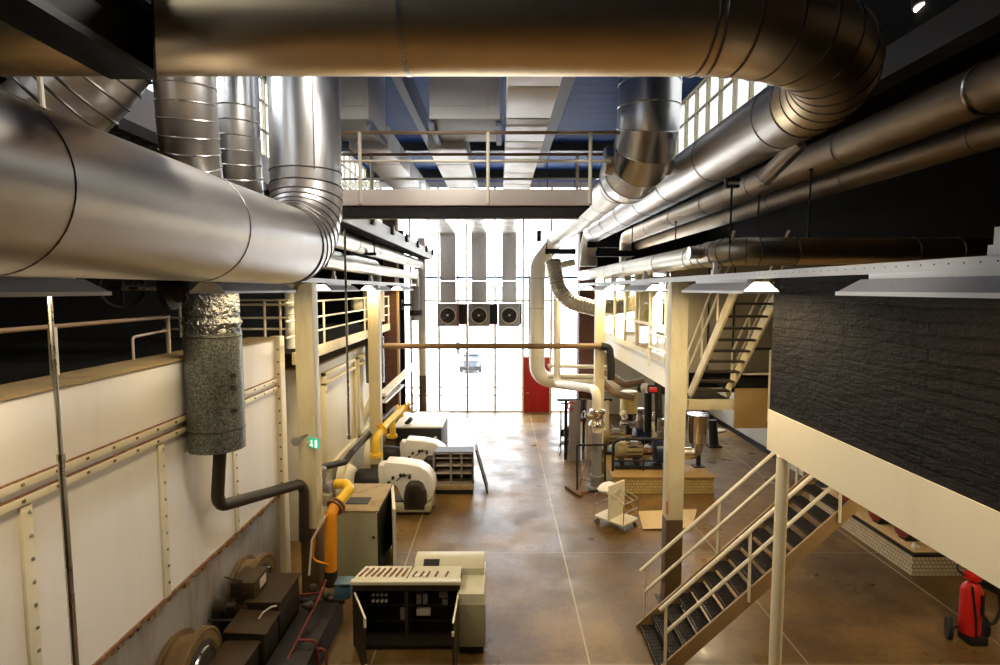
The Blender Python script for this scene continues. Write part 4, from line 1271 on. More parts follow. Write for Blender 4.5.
t = thing('control_console', 'open control console with red keyed sloping panel and dark doors swung out', 'console', (-1.5, 9.6, 0))
cx0, cx1, cy0, cy1, ch = -2.64, -.72, 9.62, 10.08, 1.24
mb = MB().box(cx0, cx0 + .04, cy0, cy1, .08, ch).box(cx1 - .04, cx1, cy0, cy1, .08, ch).box(cx0, cx1, cy1 - .04, cy1, .08, ch).box(cx0, cx1, cy0, cy1, .08, .12).box(cx0 + .04, cx1 - .04, cy0, cy0 + .05, ch - .12, ch)
mb.box((cx0 + cx1) / 2 - .03, (cx0 + cx1) / 2 + .03, cy0, cy0 + .06, .12, ch - .1)
mb.build('carcass', 'dark', t)
bplate = MB().box(cx0 + .05, cx1 - .05, cy1 - .12, cy1 - .05, .2, ch - .1).build('back_plate', 'shade_black', t)
MB().box(cx0 - .03, cx1 + .02, cy0 - .03, cy0 + .1, ch, ch + .06).build('front_lip', 'beigecab', t, .008)
# sloping desk
mb = MB()
A = [V((cx0 - .02, cy0 + .1, ch + .04)), V((cx1, cy0 + .1, ch + .04)), V((cx1, cy1 + .05, ch + .08)), V((cx0 + .12, cy1 + .05, ch + .08))]
mb.loft([[q - V((0, 0, .04)) for q in A], A])
slope = mb.build('sloping_panel', 'beigecab', t)
def desk(u, v, lift=.0):
    a = A[0].lerp(A[1], u)
    b = A[3].lerp(A[2], u)
    return a.lerp(b, v) + V((0, 0, lift))
for g, us in enumerate((tuple(.04 + .058 * i for i in range(8)), (.55, .62, .68, .76, .86))):
    for k, u in enumerate(us):
        mb = MB()
        mb.bar(desk(u, .2, .01), desk(u + .015, .8 if g == 0 else .55, .01), .028, .02)
        mb.build('red_key', 'rust' if k % 3 else 'redpipe', slope)
MB().bar(desk(.5, .02, .006), desk(.5, .98, .006), .012, .012).build('panel_joint', 'dark', slope)
MB().lathe(desk(.58, .3, .004), (0, 0, 1), [(0, .06), (.006, .06)], 20).build('dial', 'label_white', slope)
MB().lathe(desk(.66, .3, .004), (0, 0, 1), [(0, .04), (.006, .04)], 20).build('dial', 'label_white', slope)
# right tower and back box
MB().box(-.74, -.28, 9.5, 10.7, .15, 1.13).build('right_tower', 'beigecab', t, .012)
MB().box(-.72, -.30, 9.55, 10.65, 0, .15).build('tower_plinth', 'black', t)
MB().box(-.76, -.26, 9.48, 9.5, .17, .95).build('tower_door', 'greygreen', t, .006)
mb = MB().prism([(10.16, 1.12), (10.16, 1.26), (10.36, 1.37), (10.62, 1.37), (10.62, 1.12)], 'x', -1.62, -.30)
mb.build('display_box', 'beigecab', t, .01)
MB().obox((-1.3, 10.262, 1.32), (.3, .15, .012), (.5, 0, 0)).build('display', 'black', t)
MB().box(-1.60, -.78, 10.18, 10.6, 0, 1.12).build('display_pedestal', 'dark', t)
dl = MB().bar((cx0 + .05, cy0 - .03, .6), (cx0 + .42, cy0 - .8, .6), .03, 1.0).build('door', 'dark', t)
MB().bar((cx0 + .05, cy0 - .03, 1.105), (cx0 + .42, cy0 - .8, 1.105), .03, .012).box(cx0 + .4, cx0 + .44, cy0 - .83, cy0 - .8, .95, 1.11).box(cx0 + .4, cx0 + .44, cy0 - .83, cy0 - .8, .2, .3).build('door_edge', 'cream_pale', dl)
dr = MB().bar((cx1 - .02, cy0 - .03, .6), (cx1 - .04, cy0 - .95, .6), .03, 1.0).build('door', 'dark', t)
MB().bar((cx1 - .02, cy0 - .03, 1.105), (cx1 - .04, cy0 - .95, 1.105), .03, .012).box(cx1 - .06, cx1 - .02, cy0 - .98, cy0 - .95, .9, .97).box(cx1 - .06, cx1 - .02, cy0 - .98, cy0 - .95, .2, .3).build('door_edge', 'cream_pale', dr)
for gx in range(4):
    for gz in range(3):
        MB().cyl((cx0 + .3 + gx * .08, cy1 - .13, 1.0 - gz * .12), (cx0 + .3 + gx * .08, cy1 - .17, 1.0 - gz * .12), .028, seg=10).build('terminal', 'label_white', bplate)
for (bx_, bz_, bw_, bh_) in ((.8, .42, .12, .2), (1.1, .72, .09, .2), (1.22, .72, .09, .2), (1.1, .5, .26, .12), (1.52, .84, .16, .12), (1.58, .7, .1, .1)):
    MB().box(cx0 + bx_, cx0 + bx_ + bw_, cy1 - .2, cy1 - .12, bz_, bz_ + bh_).build('relay', 'greyfix' if bw_ < .2 else 'label_white', bplate, .008)
for bz_ in (.36, .66):
    MB().box(cx0 + .08, cx1 - .08, cy1 - .16, cy1 - .12, bz_, bz_ + .03).build('wiring_rail', 'dark', bplate)

t = thing('open_rack', 'open grey rack cabinet with dark shelves on the aisle beside the farther burner', 'rack', (-1.5, 18, 0))
x0, x1, y0, y1, h = -2.1, -.86, 17.4, 18.0, 1.33
mb = MB()
for x in (x0, (x0 + x1) / 2 - .08, x1):
    mb.box(x - .03, x + .03, y0, y0 + .06, .3, h)
mb.box(x0, x1, y0, y0 + .06, h - .06, h).box(x0, x1, y0, y0 + .06, .3, .36)
mb.build('frame', 'greyfix', t, .006)
MB().box(x0, x1, y1 - .03, y1, .3, h).box(x0, x0 + .02, y0, y1, .3, h).box(x1 - .02, x1, y0, y1, .3, h).box(x0, x1, y0, y1, h, h + .02).build('shell', 'dark', t)
for z in (.6, .85, 1.1):
    MB().box(x0 + .05, x1 - .05, y0 + .1, y1 - .05, z, z + .03).build('shelf', 'beam', t)
MB().box(-1.25, -1.2, y0 + .02, y0 + .06, .5, 1.35).build('upright', 'greyfix', t)
MB().box(x0, x1 + .02, y0 - .12, y1, .16, .3).build('ledge', 'ledge', t, .006)
MB().box(x0 + .05, x1, y0 - .05, y1, 0, .16).build('plinth', 'black', t)
a0 = (-.68, 18.35)
t = tag(MB().hexa([(-.42, 17.4, .0), (-.37, 17.4, .0), (-.40, 18.3, .0), (-.45, 18.3, .0), (-.80, 17.5, 1.36), (-.75, 17.5, 1.36), (-.78, 18.35, 1.36), (-.83, 18.35, 1.36)]).build('loose_panel', 'dark'), 'loose dark panel leaning on the right side of the open rack', 'panel')
t = thing('machine_box', 'low dark cabinet with a broad pale top near the far glazing', 'cabinet', (-2.8, 20.5, 0))
MB().box(-3.85, -2.15, 20.2, 22.6, 0, 1.42).build('body', 'black', t, .02)
MB().box(-3.9, -2.1, 20.15, 22.65, 1.42, 1.48).build('top_plate', 'white', t, .01)
MB().box(-2.42, -2.32, 20.18, 20.2, 1.05, 1.1).build('badge', 'label_white', t)
MB().cyl((-3.5, 20.6, 1.48), (-3.3, 20.5, 1.7), .08, seg=10).build('knob', 'black', t)
a = at(404, 378, 24)
t = thing('cable_duct', 'white slanting cable channel beside the dark brick pillar', 'cable channel', at(395, 385, 23))
MB().bar(at(382, 395, 21), at(415, 364, 25.5), .3, .12).build('channel', 'white', t)
MB().bar(at(384, 402, 21), at(402, 385, 24), .2, .08).build('lower_channel', 'white', t)

# ------------------------------------------------------------------ pumps, right side
t = thing('tiled_plinth', 'low yellow tiled plinth under the pumps behind the nearest right column', 'plinth', (5.2, 19, 0))
MB().box(3.6, 6.8, 17.38, 21.6, 0, .5).build('body', 'tiley', t)
MB().box(3.57, 6.83, 17.35, 21.63, .5, .56).build('top_slab', 'ochre', t, .008)
def pump(label, x, y):
    t = thing('pump', label, 'pump', (x, y, .56), 'pumps on the yellow plinth')
    MB().box(x - .55, x + 1.6, y - .3, y + .3, .56, .68).build('base_frame', 'black', t, .01)
    MB().lathe((x - .5, y, 1.15), (1, 0, 0), [(0, .2), (.02, .27), (.3, .28), (.31, .27), (.85, .27), (.9, .18)], 26).build('motor', 'motor', t)
    mb = MB()
    for k in range(12):
        a = k * PI / 6
        mb.obox((x + .1, y + .28 * math.cos(a), 1.15 + .28 * math.sin(a)), (.5, .02, .03), (a, 0, 0))
    mb.build('cooling_fins', 'dark', t)
    MB().box(x - .05, x + .2, y - .32, y - .12, 1.36, 1.5).build('terminal_box', 'greyfix', t, .015)
    MB().cyl((x + .4, y, 1.12), (x + .75, y, 1.12), .1, seg=14).build('coupling', 'rust', t)
    MB().lathe((x + .75, y, 1.1), (1, 0, 0), [(0, .2), (.05, .38), (.3, .40), (.35, .25), (.55, .2), (.56, .28), (.62, .28)], 28).build('volute', 'pumpblue', t)
    for xx in (x - .3, x + .2):
        MB().box(xx - .06, xx + .06, y - .25, y + .25, .68, .9).build('foot', 'black', t)
    MB().tube([(x + 1.0, y, 1.45), (x + 1.0, y, 2.2)], .12, .1, 3, 14).build('riser', 'steel', t)
pump('nearest pump with olive motor and blue casing on the yellow plinth', 4.35, 18.35)
pump('second pump with olive motor behind the nearest one', 4.1, 20.0)
mb = MB()
t = thing('valve_cluster', 'cluster of small steel valves and flanges behind the pump motors', 'valves', (5.3, 20.3, 1.6))
for k in range(7):
    q = V((4.7 + k * .22, 20.55 + random.uniform(-.2, .2), 1.55 + random.uniform(-.2, .35)))
    MB().lathe(q, (random.uniform(-1, 1), -.3, random.uniform(-1, 1)), [(0, .06), (.02, .13), (.06, .13), (.07, .08), (.22, .08), (.23, .13), (.28, .13), (.3, .05)], 14).build('valve', 'steel' if k % 2 else 'cream_pale', t)
MB().cyl((4.5, 20.6, 1.5), (6.4, 20.6, 1.5), .09, seg=14).build('header', 'steel', t)
t = thing('pump_guard', 'black bent tube frame over the nearest pump motor', 'frame', (4, 18, .56))
MB().tube([(3.7, 17.95, .56), (3.7, 17.95, 1.5), (3.95, 17.95, 1.62), (5.6, 17.95, 1.62)], .05, .15, 5, 10).build('tube', 'black', t)
MB().cyl((4.7, 17.95, .56), (4.7, 17.95, .95), .03, seg=8).cyl((3.7, 17.95, .9), (5.2, 17.95, .9), .03, seg=8).build('stay', 'black', t)
t = thing('expansion_tank', 'yellow cylindrical tank standing behind the pumps', 'tank', at(629, 414, 21.3))
q = at(629, 413, 21.3)
MB().lathe(V((q.x, q.y, q.z)), (0, 0, 1), [(0, .2), (.03, .33), (.8, .34), (.86, .3), (.9, .1)], 26).build('shell', 'tank', t)
MB().cyl((q.x, q.y, .56), (q.x, q.y, q.z), .14, seg=14).build('stand', 'black', t)
# black U pipes
t = thing('black_pipe', 'thick black pipe stepping down beside the first right column, red tag on it', 'pipe', at(650, 392, 19))
MB().tube([at(640, 388, 19.5), at(674, 391, 18.5)], .16, .2, 3, 16).tube([at(648, 390, 19.3), at(648, 432, 19.3)], .13, .2, 3, 16).tube([at(658, 380, 18.8), at(659, 432, 18.8)], .13, .2, 3, 16).build('pipe', 'black', t)
q = at(652, 389, 18.6)
MB().obox(q + V((0, -.12, 0)), (.26, .05, .16)).build('red_tag', 'red', t, .01)
MB().cyl(at(643, 388, 19.2), at(647, 388.3, 19.1), .175, seg=16).build('pale_band', 'label_white', t)
for k, (pp, lab, mt) in enumerate((([at(605, 372, 21), at(625, 385, 20), at(645, 381, 19.7)], 'upper of two brown lagged pipes bending under the control room', 'brownpipe'),
                                   ([at(599, 378, 21), at(615, 394, 20.3), at(634, 398, 20)], 'lower of two brown lagged pipes bending under the control room', 'brownpipe'))):
    tag(MB().tube(pp, .13, .25, 5, 14).build('lagged_bend', mt), lab, 'pipe')
t = thing('lagged_pipe', 'pair of thin cream pipes crossing low behind the second right column', 'pipe', at(570, 372, 25))
for py in (366, 376):
    MB().cyl(at(548, py, 25.3), at(606, py + 1, 25.3), .12 if py > 370 else .09, seg=14).build('pipe', 'cream_pale', t)
# stainless strainer with bucket
t = thing('strainer', 'stainless bucket on a steel elbow at the right end of the yellow plinth', 'strainer', (6.4, 18.6, .56))
q = at(698, 428, 18.4)
MB().lathe(V((q.x, q.y, q.z - .5)), (0, 0, 1), [(0, .27), (.02, .3), (.9, .33), (.94, .36), (.98, .36), (.99, .1)], 28).build('bucket', 'stainless', t)
MB().tube([V((q.x, q.y, q.z - .5)), V((q.x - .05, q.y, q.z - .85)), V((q.x - .9, q.y, q.z - .87))], .2, .3, 6, 20).build('elbow', 'stainless', t)
MB().box(q.x - .02, q.x + .1, q.y - .06, q.y + .06, .6, q.z - .6).box(q.x - .14, q.x + .22, q.y - .15, q.y + .15, .56, .6).build('support_foot', 'black', t)
# strainer number two further back with dark duct
tag(MB().cyl(gnd(714, 446), gnd(714, 446) + V((-.1, 0, 1.1)), .18, seg=14).obox(gnd(714, 446, .03), (.55, .4, .06)).build('dark_stand', 'black'), 'dark pipe stand on the floor behind the stainless bucket', 'stand')
tag(MB().obox(gnd(716, 431, .05), (.9, .4, .08), (0, 0, .5)).build('timber_piece', 'cream_pale'), 'pale bent sheet lying behind the dark pipe stand', 'sheet')

# pipework cluster left of pumps
t = thing('pipe_rack', 'cluster of dark vertical pipes under a black bar left of the grey riser', 'pipework', at(570, 420, 21))
MB().cyl(at(557, 400, 21), at(612, 400, 21), .05, seg=8).build('cross_bar', 'black', t)
for px, r, mt, yb in ((566, .06, 'black', 440), (575, .22, 'greyfix', 462), (590, .13, 'beam', 470), (584, .05, 'black', 468), (607, .09, 'cream', 450)):
    q = at(px, 400, 21)
    MB().cyl((q.x, 21, 0), (q.x, 21, q.z), r, seg=16).build('pipe', mt, t)
q = at(571, 406, 20.8)
MB().ring(q, (.2, -1, 0), .14, .035, 20).cyl(q, q + V((0, .25, 0)), .03, seg=8).build('red_handwheel', 'red', t)
mb = MB()
t = thing('gauge_panel', 'pale gauge stand with wheel beside the dark pipe cluster', 'gauge stand', at(566, 440, 22))
q = at(566, 456, 22)
MB().box(q.x - .02, q.x + .35, 22, 22.4, 0, 1.0).build('body', 'greyfix', t, .02)
MB().box(q.x - .25, q.x - .2, 21.9, 21.95, 0, 2.0).box(q.x - .25, q.x + .5, 21.9, 21.95, 1.95, 2.0).build('frame', 'black', t)
MB().ring((q.x + .1, 21.95, .8), (.3, -1, 0), .2, .03, 20).build('handwheel', 'rust', t)

# leaning framed pane
t = thing('framed_pane', 'black framed glass pane leaning against the grey riser', 'pane', at(590, 470, 17.5))
a, b = gnd(577, 492), gnd(605, 492)
def lean(x, z):
    return V((x, 17.5 + z * .12, z))
zz = 1.5
mb = MB()
for p0, p1_ in (((a.x, .03), (b.x, .03)), ((a.x, zz), (b.x, zz)), ((a.x, .0), (a.x, zz)), ((b.x, .0), (b.x, zz))):
    mb.bar(lean(*p0), lean(*p1_), .06, .05, V((0, 1, 0)))
mb.build('frame', 'black', t)
MB().hexa([lean(a.x, .03), lean(b.x, .03), lean(b.x, .03) + V((0, .012, 0)), lean(a.x, .03) + V((0, .012, 0)), lean(a.x, zz), lean(b.x, zz), lean(b.x, zz) + V((0, .012, 0)), lean(a.x, zz) + V((0, .012, 0))]).build('pane', 'glass', t)
tag(MB().cyl(gnd(578, 492, .05), gnd(578, 492) + V((.42, .4, 1.25)), .02, seg=8).obox(gnd(580, 492, .04), (.5, .12, .08)).build('broom', 'rust'), 'reddish broom propped against the black framed pane', 'broom')
tag(MB().bar(gnd(567, 487, .05), gnd(581, 496, .05), .16, .1).build('timber_block', 'stick', None, .01), 'dark timber block lying on the open floor left of the broom', 'timber')

# chair
t = thing('chair', 'small dark chair with thin legs in the aisle near the red door', 'chair', at(565, 455, 21.5))
q = at(566, 456, 21.8)
cxx, cyy = q.x, 21.7
MB().box(cxx - .24, cxx + .24, cyy - .22, cyy + .22, .44, .48).build('seat', 'black', t, .015)
MB().obox((cxx + .02, cyy + .24, .78), (.44, .03, .28), (-.12, 0, 0)).build('backrest', 'dark', t, .01)
for sx_ in (-1, 1):
    for sy_ in (-1, 1):
        MB().cyl((cxx + sx_ * .21, cyy + sy_ * .19, .45), (cxx + sx_ * .3, cyy + sy_ * .27, 0), .014, seg=8).build('leg', 'steel', t)
    MB().cyl((cxx + sx_ * .2, cyy + .2, .46), (cxx + sx_ * .2, cyy + .26, .9), .014, seg=8).build('back_post', 'steel', t)

# cart
t = thing('trolley', 'white two wheeled panel trolley with wire sides in front of the yellow plinth', 'trolley', (3.2, 15.0, 0))
def cartp(x, y, z):
    c, s = math.cos(-.8), math.sin(-.8)
    return V((3.2 + x * c - y * s, 15.0 + x * s + y * c, z))
def cbox(x0, x1, y0, y1, z0, z1):
    return [cartp(x0, y0, z0), cartp(x1, y0, z0), cartp(x1, y1, z0), cartp(x0, y1, z0), cartp(x0, y0, z1), cartp(x1, y0, z1), cartp(x1, y1, z1), cartp(x0, y1, z1)]
MB().hexa(cbox(-.48, .48, -.36, .36, .2, .25)).build('deck', 'cream_pale', t, .01)
MB().hexa(cbox(-.02, .03, -.36, .36, .25, 1.2)).build('centre_panel', 'cream_pale', t, .008)
for sx_ in (-.42, .42):
    for sy_ in (-.3, .3):
        q = cartp(sx_, sy_, .065)
        MB().cyl(q - V((.02, .02, 0)), q + V((.02, .02, 0)), .065, seg=14).cyl(q, q + V((0, 0, .135)), .02, seg=6).build('wheel', 'steel', t)
for sx_ in (-.47, .47):
    mb = MB()
    mb.tube([cartp(sx_, -.35, .25), cartp(sx_, -.35, .85 if sx_ < 0 else .8), cartp(sx_, .35, .85 if sx_ < 0 else .8), cartp(sx_, .35, .25)], .014, .05, 4, 8)
    mb.tube([cartp(sx_, -.35, .55), cartp(sx_, .35, .55)], .010, .02, 2, 6)
    mb.build('wire_side', 'steel', t)
mb = MB()
for sy_ in (-.35, -.12, .12, .35):
    mb.tube([cartp(.03, sy_, .95), cartp(.47, sy_, .8)], .010, .02, 2, 6)
mb.build('wire_shelf', 'steel', t)
mb = MB()
R = []
for i, (z, k) in enumerate(((.86, .5), (.9, .95), (.98, 1.0), (1.06, .8), (1.12, .4))):
    R.append([cartp(-.25 + .30 * k * math.cos(2 * PI * j / 14) * random.uniform(.8, 1.15), .36 * k * math.sin(2 * PI * j / 14) * random.uniform(.8, 1.15), z + random.uniform(-.03, .03)) for j in range(14)])
mb.loft(R)
tag(mb.build('plastic_sack', 'cloth'), 'crumpled white sack lying on the left wire side of the white trolley', 'sack')
tag(MB().hexa([gnd(638, 511), gnd(697, 509), gnd(692, 527.5), gnd(643, 529), gnd(638, 511, .05), gnd(697, 509, .05), gnd(692, 527.5, .05), gnd(643, 529, .05)]).build('wooden_board', 'wood'), 'stained raw wooden board lying on the floor right of the white trolley', 'board')

# ------------------------------------------------------------------ main stair
YN, YF = 9.0, 10.3
K = .94
def sz(x):
    return .37 + (x - 2.95) * K
t = thing('open_stair', 'steel stair with black grating treads rising right towards the brick room', 'stair', (2.7, 9.6, 0))
XB, XT = 2.62, 7.6
for y, mt in ((YN, 'ochre'), (YF, 'ochre')):
    A = [(XB, 0.0), (XB + .28, 0.0), (XT, sz(XT) - .27), (XT, sz(XT)), (XB, sz(XB) + .0)]
    MB().prism(A, 'y', y - .02, y + .02).build('stringer', 'stringer', t)
k = 0
x = XB + .12
while x < XT - .1:
    z = sz(x) - .12
    mb = MB()
    w = .26
    n_ = 7
    for i in range(n_):
        xx = x - .05 + w * i / n_
        mb.box(xx, xx + .014, YN + .02, YF - .02, z, z + .03)
    for i in range(13):
        yy = YN + .05 + i * .1
        mb.box(x - .05, x - .05 + w, yy, yy + .012, z + .004, z + .026)
    mb.box(x - .06, x - .045, YN + .02, YF - .02, z - .02, z + .034).box(x - .05 + w, x - .035 + w, YN + .02, YF - .02, z - .02, z + .034)
    mb.box(x - .05, x - .05 + w, YN + .02, YF - .02, z - .006, z + .004)
    mb.build('tread', 'grate', t)
    x += .2258
for y in (YN, YF):
    r = thing('stair_handrail', ('pale tube handrail on the near side of the open stair' if y == YN else 'pale tube handrail on the far side of the open stair'), 'handrail', (2.7, y, 0))
    x0 = 2.7
    MB().tube([(x0 - .02, y, sz(x0) + 1.0), (XT, y, sz(XT) + 1.0)], .034, .1, 2, 12).build('top_rail', 'railwhite', r)
    MB().tube([(x0 + .08, y, sz(x0 + .08) + .52), (XT, y, sz(XT) + .52)], .03, .1, 2, 12).build('middle_rail', 'railwhite', r)
    for xp in (x0 + .08, x0 + 1.45, x0 + 2.9, x0 + 4.3):
        MB().cyl((xp, y + (-.035 if y == YN else .035), sz(xp) - .2), (xp, y, sz(xp) + 1.0), .024, seg=10).build('post', 'railwhite', r)
t = thing('support_pole', 'round beige pole holding the brick room slab in front of the stair', 'pole', (4.03, 7.85, 0), kind='thing')
MB().cyl((4.05, 7.85, .03), (4.05, 7.85, 4.12), .085, seg=24).build('shaft', 'fascia', t)
MB().lathe((4.05, 7.85, 0), (0, 0, 1), [(0, .17), (.03, .17)], 20).build('base_plate', 'dark', t)

# ------------------------------------------------------------------ ship stair and platform
t = thing('stair_platform', 'small ochre edged platform at the foot of the steep ship stair', 'platform', (4.9, 12.5, 4))
MB().box(4.0, 4.95, 11.85, 13.26, 4.1, 4.14).build('grating', 'grate', t)
MB().box(4.0, 4.98, 11.8, 11.85, 3.92, 4.15).build('front_edge', 'cream', t, .006)
MB().box(3.98, 4.03, 11.8, 13.29, 3.92, 4.15).build('side_edge', 'cream_pale', t, .006)
MB().box(4.98, 7.4, 11.7, 11.78, 3.55, 4.4).build('front_panel', 'ochre', t, .008)
MB().box(4.98, 7.4, 11.78, 13.26, 4.3, 4.4).build('upper_deck', 'shade_black', t)
t = thing('ship_stair', 'steep cream ship stair with dark treads under the glowing trough light', 'stair', (4.6, 11, 4.1))
y0, z0, y1, z1 = 12.25, 4.15, 9.95, 6.57
for x in (4.2, 5.0):
    MB().bar((x, y0, z0), (x, y1, z1), .05, .22, V((0, 1, 1))).build('stringer', 'cream', t, .006)
for i in range(10):
    f = (i + .6) / 10
    y, z = y0 + (y1 - y0) * f, z0 + (z1 - z0) * f
    MB().box(4.225, 4.975, y - .13, y + .1, z - .02, z + .02).build('tread', 'dark', t)
for x in (4.12, 5.08):
    for off in (.95, .52):
        MB().cyl((x, y0 - .1, z0 + off + .05), (x, y1, z1 + off), .024, seg=10).build('handrail', 'railwhite', t)
    for f in (.03, .38, .72):
        y, z = y0 + (y1 - y0) * f, z0 + (z1 - z0) * f
        MB().cyl((x, y, z), (x, y, z + .95), .022, seg=8).build('handrail_post', 'railwhite', t)
t = thing('guard_railing', 'cream railing at the platform corner left of the steep ship stair', 'railing', (4.0, 12, 4.1))
for z in (5.05, 4.6):
    MB().cyl((4.0, 11.9, z), (4.0, 13.35, z), .024, seg=8).build('rail', 'railwhite', t)
for y in (11.9, 13.3):
    MB().cyl((4.0, y, 4.0), (4.0, y, 5.06), .028, seg=8).build('post', 'railwhite', t)
t = thing('guard_railing', 'short railing with one pale post right of the steep ship stair', 'railing', (5.7, 11.6, 4.1))
MB().cyl((5.1, 11.66, 5.25), (6.6, 11.66, 5.25), .028, seg=8).build('top_rail', 'dark', t)
MB().cyl((5.1, 11.66, 4.72), (6.6, 11.66, 4.72), .022, seg=8).build('middle_rail', 'railwhite', t)
MB().cyl((5.68, 11.66, 3.7), (5.68, 11.66, 5.25), .035, seg=10).build('post', 'railwhite', t)
t = thing('guard_railing', 'pale railing on the mezzanine edge behind the nearest right column', 'railing', (3.9, 14, 4.7))
for z in (5.35, 5.0):
    MB().cyl((3.9, 13.0, z), (3.9, 14.6, z), .03, seg=8).build('rail', 'railwhite', t)
for y in (13.05, 14.55):
    MB().cyl((3.9, y, 4.5), (3.9, y, 5.4), .03, seg=8).build('post', 'railwhite', t)

# ------------------------------------------------------------------ tiled plinth with red valves, extinguisher
t = thing('tiled_plinth', 'long pale tiled plinth with black rim under the brick room at right', 'plinth', (9.9, 14, 0))
MB().box(9.35, RX - .06, 12.25, 16.5, 0, .48).build('body', 'tilew', t)
MB().box(9.32, RX - .06, 12.2, 16.53, .48, .53).build('rim', 'black', t)
MB().box(9.4, RX - .1, 12.3, 16.4, .525, .545).build('top_slab', 'wood', t)
for i, (y, lab) in enumerate(((12.95, 'nearest'), (13.9, 'middle'), (15.2, 'farthest'))):
    q = thing('red_valve', lab + ' red pump fitting on the long pale tiled plinth', 'valve', (9.75, y, .55), 'red pump fittings on the pale plinth')
    MB().lathe((9.55, y, .8), (1, .2, 0), [(0, .1), (.02, .2), (.06, .2), (.08, .14), (.35, .17), (.5, .12), (.52, .2), (.58, .2)], 16).build('body', 'redpipe', q)
    MB().box(9.6, 9.95, y - .12, y + .12, .545, .7).build('foot', 'black', q)
    MB().cyl((9.8, y, .9), (9.8, y, 1.2), .04, seg=8).ring((9.8, y, 1.2), (0, 0, 1), .12, .02, 16).build('handwheel', 'red', q)
tag(MB().lathe((9.55, 12.5, .545), (0, 0, 1), [(0, .05), (.08, .05), (.09, .03), (.12, .03)], 12).box(9.6, 9.68, 12.47, 12.53, .545, .6).build('small_cup', 'white'), 'small white fitting lying on the front corner of the pale tiled plinth', 'fitting')

t = thing('wheeled_extinguisher', 'red wheeled fire extinguisher with black hose on the floor at right', 'fire extinguisher', (8.72, 9.95, 0))
ex, ey = 8.72, 9.95
MB().lathe((ex, ey, .12), (0, 0, 1), [(0, .12), (.03, .17), (.85, .17), (.95, .12), (1.0, .06), (1.05, .05)], 26).build('cylinder', 'red', t)
MB().lathe((ex, ey, 1.15), (0, 0, 1), [(0, .06), (.02, .13), (.12, .14), (.16, .08)], 18).build('valve_head', 'red', t)
MB().tube([(ex - .1, ey + .05, 1.2), (ex - .22, ey + .1, 1.3), (ex - .1, ey + .2, 1.42), (ex + .2, ey + .2, 1.42)], .02, .05, 4, 8).build('handle', 'black', t)
MB().cyl((ex - .38, ey + .06, .2), (ex - .31, ey + .02, .2), .2, seg=26).ring((ex - .345, ey + .04, .2), (.07, -.04, 0), .17, .04, 26).build('wheel', 'rubber', t)
MB().cyl((ex + .31, ey + .12, .2), (ex + .38, ey + .1, .2), .2, seg=26).ring((ex + .345, ey + .11, .2), (.07, -.02, 0), .17, .04, 26).build('wheel', 'rubber', t)
MB().cyl((ex - .35, ey + .05, .2), (ex + .35, ey + .1, .2), .025, seg=8).build('axle', 'black', t)
MB().tube([(ex + .05, ey - .05, 1.2), (ex + .3, ey - .2, 1.15), (ex + .36, ey - .22, .7), (ex + .22, ey - .22, .35), (ex + .05, ey - .2, .6), (ex + .04, ey - .2, .95)], .028, .12, 6, 10).build('hose', 'rubber', t)
MB().tube([(ex - .12, ey - .14, 1.1), (ex - .05, ey - .19, .5), (ex, ey - .16, .08)], .02, .1, 4, 8).build('strap', 'black', t)
MB().box(ex - .14, ex + .18, ey - .22, ey + .1, .0, .14).build('foot_bracket', 'black', t, .02)

# ------------------------------------------------------------------ outside
t = thing('car', 'pale blue grey car parked outside beyond the far glazing', 'car', (-2.3, 43, 0))
cx_, cy_ = -2.3, 43
P = [(-.86, .3), (-.88, .75), (-.8, .85), (-.62, 1.36), (-.5, 1.42), (.5, 1.42), (.62, 1.36), (.8, .85), (.88, .75), (.86, .3)]
R = []
for y, k, dz in ((-.0, .97, -.62), (.05, 1, -.45), (.9, 1, -.4), (1.5, 1, 0), (3.0, 1, 0), (3.9, 1, -.5), (4.2, .95, -.6)):
    R.append([V((cx_ + u * k, cy_ + y, (v if v < .9 else v + dz))) for u, v in P])
mb = MB()
mb.loft(R)
mb.build('body', 'car', t)
MB().box(cx_ - .6, cx_ + .6, cy_ + 1.2, cy_ + 1.24, .98, 1.32).build('windscreen', 'carglass', t)
MB().box(cx_ - .86, cx_ + .86, cy_ - .06, cy_ + .1, .22, .48).build('bumper', 'black', t, .03)
for x in (-.62, .62):
    MB().lathe((cx_ + x, cy_ - .03, .68), (0, -1, 0), [(0, .12), (.03, .1)], 14).build('headlamp', 'label_white', t)
for x in (-.75, .75):
    for y in (.75, 3.3):
        MB().cyl((cx_ + x - .1, cy_ + y, .3), (cx_ + x + .1, cy_ + y, .3), .3, seg=20).build('wheel', 'rubber', t)
t = thing('parked_trailer', 'low grey trailer outside left of the parked car', 'trailer', (-10, 48, 0))
MB().box(-13.6, -11.4, 47.5, 50, .55, .85).build('bed', 'beam', t, .02)
for x in (-13.2, -11.8):
    MB().cyl((x - .1, 48.6, .3), (x + .1, 48.6, .3), .3, seg=18).build('wheel', 'rubber', t)
t = thing('building', 'long pale building outside with a faint reddish brick band', 'building', (0, 75, 0))
MB().box(-40, 40, 75, 85, 0, 6.5).build('wall', 'housewall', t)
MB().box(-6, 16, 74.9, 75, 1.2, 2.6).build('brick_band', 'hedge', t)
for i in range(8):
    MB().box(-38 + i * 10, -35 + i * 10, 74.92, 75, 3.2, 5.0).build('window', 'plaster', t)
MB().box(-40.3, 40.3, 74.7, 85.3, 6.5, 6.8).build('roof', 'mullion', t)

